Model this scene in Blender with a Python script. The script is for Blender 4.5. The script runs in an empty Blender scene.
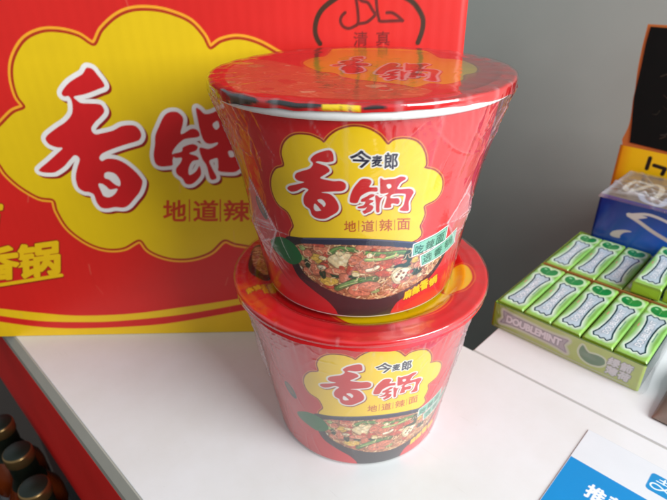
import bpy, bmesh, math, random
import numpy as np
from mathutils import Vector, Matrix, noise as mn
random.seed(7); RNG = np.random.default_rng(5)
S = 0.001
SC = bpy.context.scene
COL = SC.collection
R2 = math.sqrt(2)
D2R = math.pi / 180
TR = {
 'bx': [(-172.1,216.0),(-169.5,214.8),(-167.4,211.4),(-164.9,206.8),(-164.7,203.9),(-168.9,202.3),(-175.4,200.1),(-180.5,198.8),(-186.2,197.7),(-184.8,195.2),(-182.4,193.5),(-177.1,193.1),(-170.6,192.5),(-168.7,190.5),(-168.5,187.5),(-172.0,183.9),(-176.6,180.3),(-179.6,176.9),(-179.9,174.1),(-177.9,172.2),(-173.4,172.8),(-165.6,174.5),(-158.8,177.5),(-151.3,177.9),(-147.9,175.6),(-146.7,171.5),(-148.4,168.0),(-151.2,166.5),(-159.1,164.4),(-167.1,162.0),(-174.0,159.5),(-177.6,157.6),(-179.4,155.0),(-178.0,153.0),(-173.9,154.5),(-167.7,153.9),(-162.0,150.7),(-156.7,145.2),(-153.3,139.7),(-152.7,136.2),(-156.0,129.3),(-161.1,123.7),(-166.1,118.8),(-170.5,116.7),(-177.0,117.1),(-182.6,116.2),(-187.0,117.1),(-189.3,121.4),(-189.9,127.2),(-192.7,129.4),(-196.4,130.1),(-199.6,133.0),(-200.1,138.6),(-198.7,144.0),(-196.1,149.4),(-193.6,154.0),(-194.2,156.6),(-196.6,157.3),(-200.6,154.1),(-205.6,149.6),(-211.0,146.3),(-214.5,145.0),(-220.9,145.2),(-224.3,146.6),(-222.4,148.8),(-216.1,153.1),(-208.2,158.9),(-203.4,162.7),(-206.9,163.4),(-211.4,165.4),(-213.2,168.7),(-212.2,171.2),(-209.1,173.6),(-203.1,177.3),(-196.6,180.9),(-191.9,184.9),(-189.7,188.5),(-188.6,194.4),(-189.7,198.0),(-192.6,198.0),(-193.9,199.8),(-192.0,202.7),(-187.4,206.6),(-182.5,209.4),(-177.1,212.1),(-174.0,215.5)],
 'bx_h1': [(-178.3,143.6),(-174.8,144.6),(-170.7,142.8),(-168.6,137.9),(-169.7,133.8),(-173.0,135.3),(-176.1,138.8),(-179.0,140.2)],
 'bx_h2': [(-184.7,135.5),(-182.0,135.7),(-179.8,134.0),(-177.2,131.2),(-171.9,131.7),(-174.7,127.6),(-179.2,125.2),(-182.9,126.3),(-184.0,129.9)],
 'bg1': [(-123.3,186.6),(-119.1,186.0),(-116.3,182.5),(-117.0,178.2),(-119.5,172.0),(-117.8,171.4),(-111.7,174.6),(-107.8,173.7),(-106.5,170.5),(-108.3,168.7),(-113.3,168.1),(-117.8,167.3),(-122.0,164.5),(-125.8,160.7),(-127.8,157.4),(-127.3,155.1),(-128.4,152.2),(-129.0,148.8),(-133.0,148.0),(-138.1,148.1),(-140.8,150.4),(-141.0,156.4),(-138.7,164.1),(-137.2,170.5),(-133.6,176.7),(-130.1,182.2),(-127.2,185.2)],
 'bg2': [(-127.7,156.8),(-121.1,158.6),(-119.3,161.8),(-112.7,163.9),(-109.2,162.0),(-110.9,159.1),(-115.6,157.2),(-110.8,155.1),(-109.9,152.5),(-114.6,151.2),(-117.9,145.9),(-118.0,141.2),(-113.1,143.8),(-110.0,147.8),(-109.5,142.4),(-112.0,138.3),(-117.1,134.3),(-121.6,134.4),(-123.6,138.6),(-126.9,142.0),(-126.9,146.1),(-122.9,150.7),(-121.8,154.0),(-126.2,154.1)],
 'bg3': [(-106.6,188.4),(-104.3,187.8),(-101.1,184.7),(-96.2,185.2),(-92.3,186.9),(-81.0,190.3),(-76.5,186.6),(-79.7,179.4),(-67.7,176.7),(-65.9,169.1),(-72.9,147.0),(-80.8,145.2),(-82.2,144.5),(-86.2,142.6),(-96.4,143.5),(-96.6,147.5),(-96.5,152.9),(-99.1,152.9),(-102.5,151.0),(-100.8,144.9),(-98.9,139.4),(-100.4,137.4),(-103.6,138.1),(-104.9,147.7),(-107.3,153.1),(-108.1,161.0),(-101.9,160.2),(-96.0,162.7),(-95.1,164.6),(-100.8,163.7),(-104.3,166.0),(-105.9,172.4),(-106.5,181.1)],
 'bg3_h1': [(-96.5,177.8),(-93.2,179.6),(-92.4,175.9),(-94.6,173.7),(-96.4,175.4)],
 'bg3_h2': [(-88.3,158.0),(-85.2,158.2),(-84.3,154.6),(-87.5,154.0)],
 'bcloud': [(-241.7,178.5),(-229.6,187.4),(-220.4,191.3),(-222.9,199.2),(-222.3,210.7),(-217.8,221.8),(-207.9,232.4),(-196.1,237.2),(-184.8,237.3),(-174.2,234.5),(-165.1,229.0),(-157.4,237.7),(-146.3,245.3),(-135.5,248.5),(-122.6,248.2),(-111.9,245.5),(-102.6,241.0),(-96.2,233.4),(-92.2,225.6),(-84.0,229.6),(-73.7,231.2),(-62.5,228.6),(-50.9,222.4),(-35.3,212.3),(-24.2,192.8),(-34.1,165.6),(-26.2,128.2),(-41.1,91.6),(-61.1,78.9),(-82.0,83.3),(-91.4,85.3),(-100.0,88.3),(-111.6,78.3),(-125.5,73.2),(-138.9,72.6),(-149.7,75.5),(-158.4,81.1),(-164.1,89.9),(-178.1,83.3),(-192.0,83.1),(-204.4,89.1),(-215.0,100.9),(-219.2,114.7),(-219.9,124.3),(-230.1,126.9),(-240.6,135.3),(-247.4,144.6),(-250.2,152.5),(-255.6,161.4),(-253.6,171.4)],
 'bs1': [(-315.4,33.3),(-290.7,28.7),(-259.4,23.5),(-227.2,19.9),(-183.8,20.9),(-143.2,26.1),(-92.9,34.0),(-43.4,45.3),(36.3,67.8)],
 'bs2': [(-317.5,27.3),(-293.1,21.5),(-261.7,15.4),(-228.9,13.4),(-195.3,13.8),(-144.4,18.8),(-93.5,28.1),(-43.7,38.8),(36.6,60.5)],
 'bs3': [(-319.7,21.3),(-295.1,15.4),(-263.5,9.2),(-230.5,6.8),(-179.7,8.1),(-145.5,11.8),(-87.5,22.7),(-44.0,31.7),(37.0,51.1)],
 'q_guo': [(-267.2,57.2),(-233.4,61.5),(-259.5,85.9)],
 'q_xiang': [(-302.3,54.0),(-266.9,58.2),(-293.6,82.4)],
 'q_row1': [(-383.5,78.2),(-269.7,90.4),(-370.3,108.6)],
 'bul': [(-310.6,47.5),(-283.3,51.5),(-231.8,59.5)],
 'q_bdi': [(-142.9,105.1),(-126.4,104.7),(-140.0,121.8)],
 'q_bdao': [(-120.4,104.6),(-102.5,104.2),(-118.0,121.3)],
 'q_bla': [(-97.6,104.1),(-78.9,103.7),(-95.6,120.8)],
 'q_bmian': [(-74.0,103.6),(-57.1,103.2),(-72.5,120.4)],
 'bbar1': [(-121.0,121.9),(-123.6,104.5)],
 'bbar2': [(-98.4,121.4),(-100.5,104.0)],
 'bbar3': [(-75.2,120.9),(-76.9,103.5)],
 'harcL': [(-0.3,258.6),(-6.6,256.4),(-12.5,253.0),(-17.7,249.6),(-21.7,245.5),(-24.1,240.2),(-24.7,234.7),(-23.5,230.4),(-21.9,227.9)],
 'harcR': [(22.2,257.0),(28.7,254.6),(35.4,251.0),(39.5,246.8),(42.4,242.0),(43.0,237.8),(42.3,232.9),(40.4,227.4)],
 'harcT': [(-0.3,258.6),(8.6,260.4),(17.6,259.4),(22.2,257.0)],
 'h1': [(-5.8,245.6),(-8.0,243.5),(-8.7,240.5),(-6.8,237.5),(-3.5,236.5),(-0.2,237.6),(2.3,239.7),(2.0,246.9),(1.0,252.8),(0.4,256.8)],
 'h2': [(1.0,255.1),(4.3,252.1),(8.2,250.9),(10.8,247.3),(12.7,244.3),(11.5,242.6),(7.7,239.9),(3.1,239.1)],
 'h3': [(12.6,256.0),(13.3,252.6),(14.1,246.1),(15.2,241.9),(16.2,240.3),(22.9,240.3),(29.9,240.4)],
 'h4': [(30.1,240.4),(26.7,243.2),(23.3,245.0),(20.1,245.1)],
 'q_qing': [(-0.5,225.9),(8.2,226.1),(-0.5,234.3)],
 'q_zhen': [(14.0,226.0),(22.4,226.0),(13.8,234.3)],
 'ccloud': [(-34.2,43.3),(-35.0,52.5),(-37.3,59.3),(-42.9,62.5),(-45.0,68.3),(-43.8,74.7),(-40.0,80.1),(-35.1,83.0),(-35.2,88.9),(-32.9,94.1),(-28.3,97.8),(-22.7,98.5),(-18.7,97.2),(-16.5,95.8),(-14.0,98.8),(-10.6,101.5),(-5.8,103.0),(-1.0,102.2),(3.4,99.3),(6.9,95.1),(9.6,96.9),(14.2,96.9),(18.6,94.7),(21.8,90.0),(23.2,84.9),(22.8,82.9),(28.2,80.5),(32.7,75.9),(33.9,70.3),(31.8,66.3),(25.8,64.1),(26.7,58.9),(25.2,53.6),(21.6,45.2)],
 'cx': [(-14.9,93.0),(-13.6,92.1),(-13.2,89.6),(-13.6,88.1),(-16.2,87.4),(-19.4,87.6),(-20.4,87.0),(-18.2,86.3),(-16.0,85.4),(-15.1,83.6),(-16.8,81.9),(-19.0,80.2),(-18.5,79.5),(-14.0,78.9),(-10.8,79.1),(-8.9,77.9),(-8.9,75.6),(-10.6,74.2),(-14.3,73.7),(-19.2,72.8),(-15.7,72.4),(-13.4,70.2),(-12.0,66.6),(-12.7,63.7),(-15.6,61.3),(-18.7,59.3),(-22.5,59.1),(-24.7,60.5),(-25.5,63.3),(-27.7,65.0),(-28.1,67.8),(-27.0,70.8),(-25.2,73.1),(-25.9,73.8),(-27.8,73.7),(-30.8,71.7),(-33.8,70.7),(-35.7,71.9),(-34.1,73.6),(-29.9,75.3),(-26.7,76.8),(-29.6,77.1),(-30.8,78.4),(-29.9,80.5),(-26.8,82.2),(-23.4,83.8),(-21.8,86.2),(-22.7,88.0),(-20.8,90.4),(-17.8,92.1)],
 'cx_h1': [(-21.2,68.9),(-19.1,69.2),(-17.8,67.3),(-18.6,65.6),(-19.5,66.7),(-21.0,67.9)],
 'cx_h2': [(-22.9,66.6),(-21.5,65.6),(-20.5,64.1),(-20.2,63.5),(-22.5,62.9),(-23.4,64.1)],
 'cg1': [(-0.7,80.4),(1.0,79.8),(1.5,78.5),(0.7,76.5),(2.2,76.2),(3.7,76.1),(4.2,74.8),(3.6,74.0),(1.4,74.1),(-0.4,73.6),(-2.6,72.0),(-3.4,70.2),(-4.3,68.5),(-6.6,68.5),(-7.4,69.5),(-7.0,72.3),(-5.9,75.5),(-4.3,78.1),(-2.6,80.1)],
 'cg2': [(-2.5,70.4),(-0.3,71.8),(1.4,72.9),(2.9,72.6),(2.6,71.7),(0.7,70.4),(2.5,69.8),(2.4,69.0),(0.9,67.9),(2.3,67.1),(2.7,66.0),(1.7,64.3),(-0.1,63.4),(-1.1,62.9),(-2.0,64.4),(-0.9,65.0),(-0.2,66.3),(-1.3,65.8),(-3.6,65.8),(-3.9,66.6),(-1.6,67.4),(-0.9,69.1),(-2.5,69.1)],
 'cg3': [(4.9,80.4),(6.4,79.6),(8.2,79.7),(10.8,79.7),(13.0,80.5),(15.1,80.0),(15.4,78.9),(13.7,77.8),(12.9,76.6),(12.6,74.6),(17.8,74.1),(19.8,72.2),(19.3,70.4),(18.2,67.4),(18.7,63.1),(17.2,62.8),(14.6,63.5),(14.5,64.6),(15.8,66.1),(16.3,70.9),(15.2,71.9),(11.9,72.3),(10.0,71.9),(9.7,70.6),(11.1,70.2),(13.0,70.0),(13.9,68.5),(13.3,67.0),(11.3,67.5),(10.2,67.3),(10.3,65.7),(7.7,65.6),(7.2,66.2),(7.7,68.6),(8.0,71.3),(6.7,71.4),(5.6,69.3),(5.3,66.6),(5.4,63.9),(4.5,63.4),(3.8,64.5),(3.6,67.8),(3.2,71.9),(4.1,72.1),(5.5,71.0),(7.7,72.1),(8.6,73.1),(6.3,72.8),(5.2,73.4),(5.0,76.8)],
 'cg3_h': [(7.7,77.1),(9.0,77.3),(9.7,76.2),(9.1,75.2),(8.2,75.5)],
 'q_jin': [(-6.9,85.8),(1.2,85.3),(-6.8,93.3)],
 'q_mai': [(1.5,85.9),(5.1,86.0),(1.5,90.7)],
 'q_lang': [(6.4,84.7),(11.4,84.3),(6.1,91.9)],
 'q_cdi': [(-10.0,53.2),(-4.8,53.6),(-9.9,59.0)],
 'q_cdao': [(-2.1,53.4),(3.3,53.5),(-2.2,59.4)],
 'q_cla': [(5.9,53.5),(11.8,53.0),(5.6,59.8)],
 'q_cmian': [(14.3,53.2),(20.5,52.3),(13.7,59.4)],
 'cbar1': [(-3.5,59.3),(-3.5,53.8)],
 'cbar2': [(4.2,59.2),(4.5,53.7)],
 'cbar3': [(12.5,58.9),(13.0,53.4)],
 'cbowl': [(-42.8,43.0),(-31.0,46.7),(-16.9,49.2),(-2.9,49.8),(11.2,48.1),(27.4,43.6),(48.9,34.6),(48.4,28.5),(44.0,21.9),(34.2,14.6),(25.5,11.4),(19.3,8.4),(16.2,3.5),(13.7,-0.3),(-2.4,-0.5),(-13.9,0.4),(-16.7,4.5),(-21.3,9.8),(-30.0,15.3),(-38.0,21.0),(-41.6,29.3)],
 'cfood': [(-36.4,40.7),(-17.1,45.3),(-2.8,45.9),(11.5,44.3),(28.1,39.6),(46.7,31.8),(43.8,26.7),(37.2,20.7),(24.7,16.4),(14.2,13.4),(0.8,12.6),(-14.0,15.5),(-25.8,19.8),(-35.0,26.8)],
 'cbadge': [(-56.5,36.1),(-50.0,41.1),(-43.8,43.0),(-38.1,41.6),(-34.5,37.9),(-33.5,33.7),(-36.4,29.9),(-42.5,27.5),(-49.0,29.3),(-55.1,31.9)],
 'ban1': [(24.2,36.2),(24.0,43.1),(30.1,44.4),(37.3,45.6),(45.0,47.6),(45.6,39.0),(36.9,38.1),(28.0,36.9)],
 'ban2': [(29.4,35.1),(37.3,36.8),(45.0,38.7),(55.6,42.1),(57.1,32.8),(50.9,31.1),(42.4,29.9),(31.2,28.5)],
 'q_chi1': [(25.5,37.0),(30.4,36.7),(25.4,42.1)],
 'q_chi2': [(31.8,37.3),(37.0,37.9),(31.6,42.8)],
 'q_chi3': [(38.3,38.4),(43.7,39.5),(38.1,43.9)],
 'q_xu1': [(31.8,29.7),(37.4,30.4),(31.3,34.7)],
 'q_xu2': [(38.8,30.9),(44.8,32.0),(38.5,35.6)],
 'q_xu3': [(46.7,32.8),(53.5,34.1),(46.0,37.9)],
 'q_ma1': [(23.1,9.0),(28.0,9.7),(23.2,14.4)],
 'q_ma2': [(28.3,10.2),(33.5,11.2),(28.2,15.6)],
 'q_ma3': [(34.0,11.6),(39.9,11.8),(32.6,18.0)],
 'q_ma4': [(40.9,11.1),(47.4,12.2),(39.7,16.6)],
 'ul_b2': [(-43.4,-57.9),(-39.0,-53.1),(-31.0,-54.7),(-24.1,-58.7),(-21.6,-63.1),(-24.7,-66.8),(-35.1,-65.2),(-42.0,-62.2)],
 'ul_b1': [(-66.5,-40.1),(-65.6,-37.7),(-60.9,-40.6),(-54.2,-50.5),(-45.1,-59.9),(-49.1,-71.4),(-55.0,-69.0),(-61.6,-58.5)],
 'ul_b3': [(-9.6,-71.5),(-6.7,-66.9),(-0.8,-70.6),(-4.1,-75.1)],
 'ul_badge': [(-21.7,-58.1),(-8.0,-60.1),(-10.0,-72.6),(-20.0,-71.1)],
 'ul_cloud': [(-29.4,22.3),(-25.0,38.5),(-17.7,44.7),(-12.9,67.4),(-2.1,78.8),(9.8,68.6),(19.3,71.6),(34.0,65.4),(43.3,48.3),(45.6,30.1),(54.9,22.3),(58.3,3.5),(54.8,-12.5),(47.5,-19.4),(44.0,-30.8),(35.3,-38.7),(28.8,-36.0),(21.1,-43.6),(15.5,-36.9),(3.1,-26.8),(-8.1,-18.7),(-12.6,-5.5),(-21.0,0.7)],
 'ul_food': [(-64.8,-15.5),(-65.2,17.0),(-52.9,34.9),(-30.6,13.3),(-12.6,-10.7),(5.0,-31.5),(22.9,-45.8),(26.5,-53.8),(11.9,-66.7),(-11.3,-63.1),(-31.4,-56.2),(-53.1,-46.8)],
 'ul_x': [(-14.8,20.8),(-8.7,45.7),(6.0,47.1),(27.9,47.5),(18.5,27.8),(6.4,18.4),(1.1,4.0),(-11.7,5.3)],
 'ul_g': [(10.8,17.9),(20.5,6.7),(30.2,29.3),(37.9,-14.6),(31.7,-27.1),(24.5,-24.5),(21.6,-9.6),(9.3,-11.6)],
 'q_lidx': [(-15.5,-2.6),(3.3,-9.8),(-11.4,47.6)],
 'q_lidg': [(4.2,-24.6),(33.9,-32.1),(11.8,20.8)],
 'll_1': [(45.6,-30.8),(48.1,-19.9),(51.5,-10.9),(57.8,-2.5),(63.3,-4.5),(64.4,-13.3),(62.4,-21.6),(56.3,-29.4),(49.7,-31.4)],
 'll_2': [(47.5,-31.7),(46.7,-37.7),(40.9,-45.8),(33.0,-51.4),(22.5,-53.0),(27.0,-37.1),(40.5,-28.8),(44.9,-31.2)],
 'll_3': [(22.6,-52.9),(2.0,-58.2),(-10.5,-54.4),(-18.2,-37.9),(10.6,-18.6)],
 'll_bowl': [(-68.0,7.3),(-66.6,-5.2),(-61.6,-12.6),(-54.5,-13.7),(-49.3,-4.0),(-55.4,20.1),(-66.2,24.8)],
 'll_food': [(-66.8,21.6),(-65.5,4.3),(-62.3,-3.5),(-56.1,-7.4),(-51.5,-0.1),(-56.4,20.1)],
 'q_llb1': [(-63.4,-30.9),(-56.1,-24.7),(-65.7,-26.8)],
 'q_llb2': [(-55.0,-30.4),(-48.3,-25.8),(-57.9,-20.5)],
 'bb_front': [(33.6,70.0),(33.1,23.3),(92.7,67.9)],
 'bb_s1': [(62.5,55.3),(75.7,60.0),(84.9,60.2),(96.6,57.8),(119.7,51.1)],
 'bb_s2': [(62.5,54.9),(72.6,51.2),(85.6,45.4),(101.3,40.1),(124.7,33.1)],
 'bb_s3': [(51.1,30.1),(52.5,34.0),(57.4,37.2),(64.6,39.5),(69.1,39.0),(63.2,36.3),(60.3,32.0),(60.4,29.4),(54.8,28.7)],
 'bb_glow': [(69.7,41.2),(79.0,46.9),(95.3,39.9),(105.8,30.9),(73.9,24.2)],
 'bb_top': [(33.6,318.1),(28.4,400.3),(68.5,404.2)],
 'bb_t1': [(59.8,372.9),(50.5,373.5),(46.2,362.0),(46.1,348.9),(50.5,340.2),(57.1,349.1),(62.2,368.6),(67.8,375.8),(73.8,368.4),(76.7,350.5),(74.8,335.0)],
 'bb_t2': [(64.1,337.0),(69.6,326.3),(80.0,322.6),(85.4,325.0),(86.0,345.1)],
 'bb_t3': [(31.9,322.1),(31.4,367.6)],
 'yb_out': [(10.0,214.2),(46.7,218.3),(10.3,195.0),(11.4,171.9),(13.9,151.2),(14.4,141.0),(16.9,116.0),(13.7,97.7),(21.9,93.8),(60.0,94.3),(8.5,79.5),(9.9,50.2),(10.9,40.6)],
 'yb_blk': [(13.7,212.0),(13.3,195.2),(14.4,172.3),(14.8,151.3),(15.4,141.1),(19.4,116.4),(22.3,96.1)],
 'yb_m1': [(46.3,85.1),(45.9,73.2)],
 'yb_m2': [(52.0,78.3),(62.8,77.3),(61.7,70.9)],
 'yb_c1': [(31.6,201.3),(26.5,197.2),(27.9,191.8),(35.2,187.8)],
 'q_tui': [(145.1,34.5),(153.1,35.5),(143.7,45.8)],
 'logo': [(168.1,76.3),(167.9,65.7)],
 'logor': [(178.2,63.1)],
 'lz': [(169.2,67.0),(170.8,65.9),(173.8,68.2),(176.2,73.0),(170.1,71.0),(169.2,67.0)],
 'glyph2': [(156.1,44.4),(158.0,47.4)],
}
FOOD = [
 ('e',-21.4,40.8,5.6,3.1,'ham',0),
 ('e',-2.2,39.7,5.6,3.1,'ham',0),
 ('e',0.9,33.2,6.7,5.3,'ham',0),
 ('e',-2.5,18.6,7.1,4.6,'ham',0),
 ('e',-5.7,37.1,4.5,3.4,'ham',0),
 ('e',-26.9,28.8,4.5,3.8,'ham',0),
 ('e',-15.0,29.5,6.3,2.7,'ham',0),
 ('e',-10.7,26.2,3.7,3.4,'ham',0),
 ('e',-31.4,26.9,3.0,2.9,'ham',0),
 ('e',-29.9,37.5,3.7,2.9,'ham',0),
 ('e',-19.8,36.8,1.6,2.9,'red',0),
 ('e',-21.1,32.6,3.3,1.7,'red',0),
 ('e',-6.9,30.9,3.0,3.4,'red',0),
 ('e',-18.8,19.8,3.0,1.9,'red',0),
 ('e',-24.7,35.9,3.3,3.1,'yel',0),
 ('e',-19.3,22.8,6.0,2.9,'yel',0),
 ('e',-30.2,19.6,3.0,2.4,'yel',0),
 ('e',-22.3,26.8,1.9,2.9,'dkg',0),
 ('e',-6.3,26.9,2.2,1.3,'dkg',0),
 ('e',-30.7,31.5,1.9,2.9,'dkg',0),
 ('s',[(-17.1,40.6),(-13.7,43.1),(-9.6,43.6),(-4.5,43.1)],2.5,'grn'),
 ('s',[(-14.9,18.9),(-8.9,22.6),(-3.8,24.7),(5.5,25.9)],2.9,'grn'),
 ('s',[(-13.5,19.8),(-7.6,22.5),(-2.6,24.0),(4.9,24.8)],0.8,'lgr'),
 ('p',[(-18.9,36.2),(-16.9,39.0),(-12.6,40.6),(-7.4,40.6),(-8.6,37.0),(-9.3,33.7),(-13.6,31.9),(-16.6,33.7)],'cream'),
 ('e',-14.6,37.5,1.2,1.0,'lc',0),
 ('e',-11.5,38.6,1.2,1.0,'lc',0),
 ('e',-12.2,35.3,1.2,1.0,'lc',0),
 ('e',-10.1,36.5,1.2,1.0,'lc',0),
 ('e',9.6,34.3,5.6,4.0,'red',0),
 ('e',17.4,34.6,4.1,2.7,'red',0),
 ('e',9.7,28.5,5.2,2.7,'red',0),
 ('e',2.2,21.2,6.3,3.6,'ham',0),
 ('e',0.9,34.6,4.5,3.8,'ham',0),
 ('e',-1.1,44.5,4.5,1.9,'ham',0),
 ('e',8.6,44.6,6.0,1.5,'ham',0),
 ('s',[(0.1,41.4),(8.9,40.3),(16.8,40.2),(21.1,39.2)],2.2,'grn'),
 ('s',[(0.2,37.4),(7.9,37.4),(15.7,38.7)],1.7,'lgr'),
 ('e',19.1,31.6,5.2,1.7,'dkg',0),
 ('e',27.7,26.2,4.1,2.3,'dkg',0),
 ('e',21.6,35.5,2.6,5.8,'dkg',0),
 ('e',19.4,26.1,6.7,5.6,'cream',0),
 ('e',19.4,26.1,5.7,4.4,'lc',0),
 ('e',17.7,26.8,0.8,0.8,'hole',0),
 ('e',20.5,27.1,0.8,0.8,'hole',0),
 ('e',19.7,24.3,0.8,0.8,'hole',0),
 ('e',22.4,25.0,0.8,0.8,'hole',0),
 ('e',16.8,25.3,0.8,0.8,'hole',0),
 ('e',18.8,28.4,0.8,0.8,'hole',0),
 ('s',[(-2.6,24.3),(1.1,25.4),(5.5,24.8)],1.8,'grn'),
 ('e',26.4,33.6,2.2,2.4,'yel',0),
 ('e',28.5,30.1,3.0,1.9,'ham',0),
 ('s',[(1.0,31.0),(4.0,31.6),(6.3,32.9)],1.7,'lc'),
]

# ------------------------------------------------------------------ helpers
def lin(c):
    c = np.array(c, float) / 255.0
    return np.where(c <= 0.04045, c / 12.92, ((c + 0.055) / 1.055) ** 2.4)
def tag(o, label=None, cat=None, group=None, kind=None):
    if label: o['label'] = label
    if cat: o['category'] = cat
    if group: o['group'] = group
    if kind: o['kind'] = kind
    return o
def empty(name, loc, rz=0, label=None, cat=None, group=None):
    o = bpy.data.objects.new(name, None); COL.objects.link(o)
    o.empty_display_size = 0.02
    o.location = [c * S for c in loc]; o.rotation_euler = (0, 0, rz)
    tag(o, label, cat, group); return o
def link(name, me, mats, parent=None):
    o = bpy.data.objects.new(name, me); COL.objects.link(o)
    for m in (mats if isinstance(mats, (list, tuple)) else [mats]):
        if len(me.materials) < len(mats if isinstance(mats, (list, tuple)) else [mats]): me.materials.append(m)
    if parent: o.parent = parent
    return o
def from_bm(name, bm, mats, parent=None, smooth=False):
    bmesh.ops.recalc_face_normals(bm, faces=bm.faces)
    me = bpy.data.meshes.new(name); bm.to_mesh(me); bm.free()
    me.transform(Matrix.Scale(S, 4))
    if smooth: me.polygons.foreach_set('use_smooth', [True] * len(me.polygons))
    me.update(); return link(name, me, mats, parent)
def box_bm(bm, x0, x1, y0, y1, z0, z1, bev=0, seg=2, mat=0):
    r = bmesh.ops.create_cube(bm, size=1)
    for v in r['verts']:
        v.co = Vector(((x0 + x1) / 2 + v.co.x * (x1 - x0), (y0 + y1) / 2 + v.co.y * (y1 - y0), (z0 + z1) / 2 + v.co.z * (z1 - z0)))
    fs = {f for v in r['verts'] for f in v.link_faces}
    for f in fs: f.material_index = mat
    if bev:
        es = list({e for f in fs for e in f.edges})
        bmesh.ops.bevel(bm, geom=es, offset=bev, segments=seg, profile=0.5, affect='EDGES')
def lathe_bm(bm, prof, n=96, cx=0, cy=0, mat=0, sx=1):
    rings = []
    for r, z in prof:
        if r < 1e-6: rings.append([bm.verts.new((cx, cy, z))])
        else: rings.append([bm.verts.new((cx + sx * r * math.cos(2 * math.pi * i / n), cy + r * math.sin(2 * math.pi * i / n), z)) for i in range(n)])
    for a, b in zip(rings, rings[1:]):
        for i in range(n):
            j = (i + 1) % n
            if len(a) == 1 and len(b) == 1: continue
            if len(a) == 1: f = bm.faces.new((a[0], b[j], b[i]))
            elif len(b) == 1: f = bm.faces.new((a[i], a[j], b[0]))
            else: f = bm.faces.new((a[i], a[j], b[j], b[i]))
            f.material_index = mat
def grid_mesh(name, P, col=None, wrap=False, mask=None, haze=None):
    """P: (H,W,3) array of points in mm; one quad per cell."""
    H, W = P.shape[:2]
    idx = np.arange(H * W).reshape(H, W)
    if wrap: nx = np.roll(idx, -1, axis=1)
    else: nx = idx[:, 1:]
    a = idx if wrap else idx[:, :-1]
    q = np.stack([a[:-1], nx[:-1], nx[1:], a[1:]], -1).reshape(-1, 4)
    if mask is not None:
        mk = mask.reshape(-1); q = q[mk[q].all(1)]
        used = np.zeros(H * W, bool); used[q.ravel()] = True
        remap = np.cumsum(used) - 1
        q = remap[q]; V = P.reshape(-1, 3)[used]
        C = col.reshape(-1, 3)[used] if col is not None else None
        Hz = haze.reshape(-1)[used] if haze is not None else None
    else:
        V = P.reshape(-1, 3); C = None if col is None else col.reshape(-1, 3); Hz = None if haze is None else haze.reshape(-1)
    me = bpy.data.meshes.new(name)
    me.vertices.add(len(V)); me.vertices.foreach_set('co', (V * S).astype(np.float32).ravel())
    n = len(q); me.loops.add(n * 4); me.loops.foreach_set('vertex_index', q.astype(np.int32).ravel())
    me.polygons.add(n); me.polygons.foreach_set('loop_start', np.arange(0, n * 4, 4, dtype=np.int32))
    me.polygons.foreach_set('use_smooth', np.ones(n, bool))
    me.update(calc_edges=True)
    if C is not None:
        at = me.color_attributes.new('Col', 'FLOAT_COLOR', 'POINT')
        at.data.foreach_set('color', np.concatenate([C, np.ones((len(C), 1))], 1).astype(np.float32).ravel())
    if Hz is not None:
        at = me.attributes.new('Haze', 'FLOAT', 'POINT'); at.data.foreach_set('value', Hz.astype(np.float32))
    return me

# ------------------------------------------------------------------ print canvas
def catmull(P, closed=True, n=6):
    P = np.array(P, float); m = len(P)
    if m < 3: return P
    out = []
    rng = range(m if closed else m - 1)
    for i in rng:
        if closed: p0, p1, p2, p3 = P[i - 1], P[i], P[(i + 1) % m], P[(i + 2) % m]
        else: p0, p1, p2, p3 = P[max(i - 1, 0)], P[i], P[i + 1], P[min(i + 2, m - 1)]
        for t in np.linspace(0, 1, n, endpoint=False):
            out.append(0.5 * ((2 * p1) + (p2 - p0) * t + (2 * p0 - 5 * p1 + 4 * p2 - p3) * t * t + (3 * p1 - p0 - 3 * p2 + p3) * t ** 3))
    if not closed: out.append(P[-1])
    return np.array(out)
def seg_of(P, closed=True):
    P = np.array(P, float)
    Q = np.roll(P, -1, 0) if closed else P[1:]
    return np.stack([P if closed else P[:-1], Q], 1)
_fc = {}
def glyph_segs(txt, bold=0.0):
    """outline segments of a string, normalised to its bounding box"""
    if txt in _fc: return _fc[txt]
    cu = bpy.data.curves.new('t', 'FONT'); cu.body = txt; cu.size = 1.0; cu.resolution_u = 3
    o = bpy.data.objects.new('t', cu); COL.objects.link(o)
    dg = bpy.context.evaluated_depsgraph_get(); ev = o.evaluated_get(dg); me = ev.to_mesh()
    co = np.array([v.co[:2] for v in me.vertices])
    cnt = {}
    for p in me.polygons:
        for k in p.edge_keys: cnt[k] = cnt.get(k, 0) + 1
    sg = np.array([[co[a], co[b]] for (a, b), c in cnt.items() if c == 1])
    ev.to_mesh_clear(); bpy.data.objects.remove(o); bpy.data.curves.remove(cu)
    lo, hi = sg.reshape(-1, 2).min(0), sg.reshape(-1, 2).max(0)
    sg = (sg - lo) / (hi - lo)
    _fc[txt] = (sg, (hi - lo)); return _fc[txt]
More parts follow.
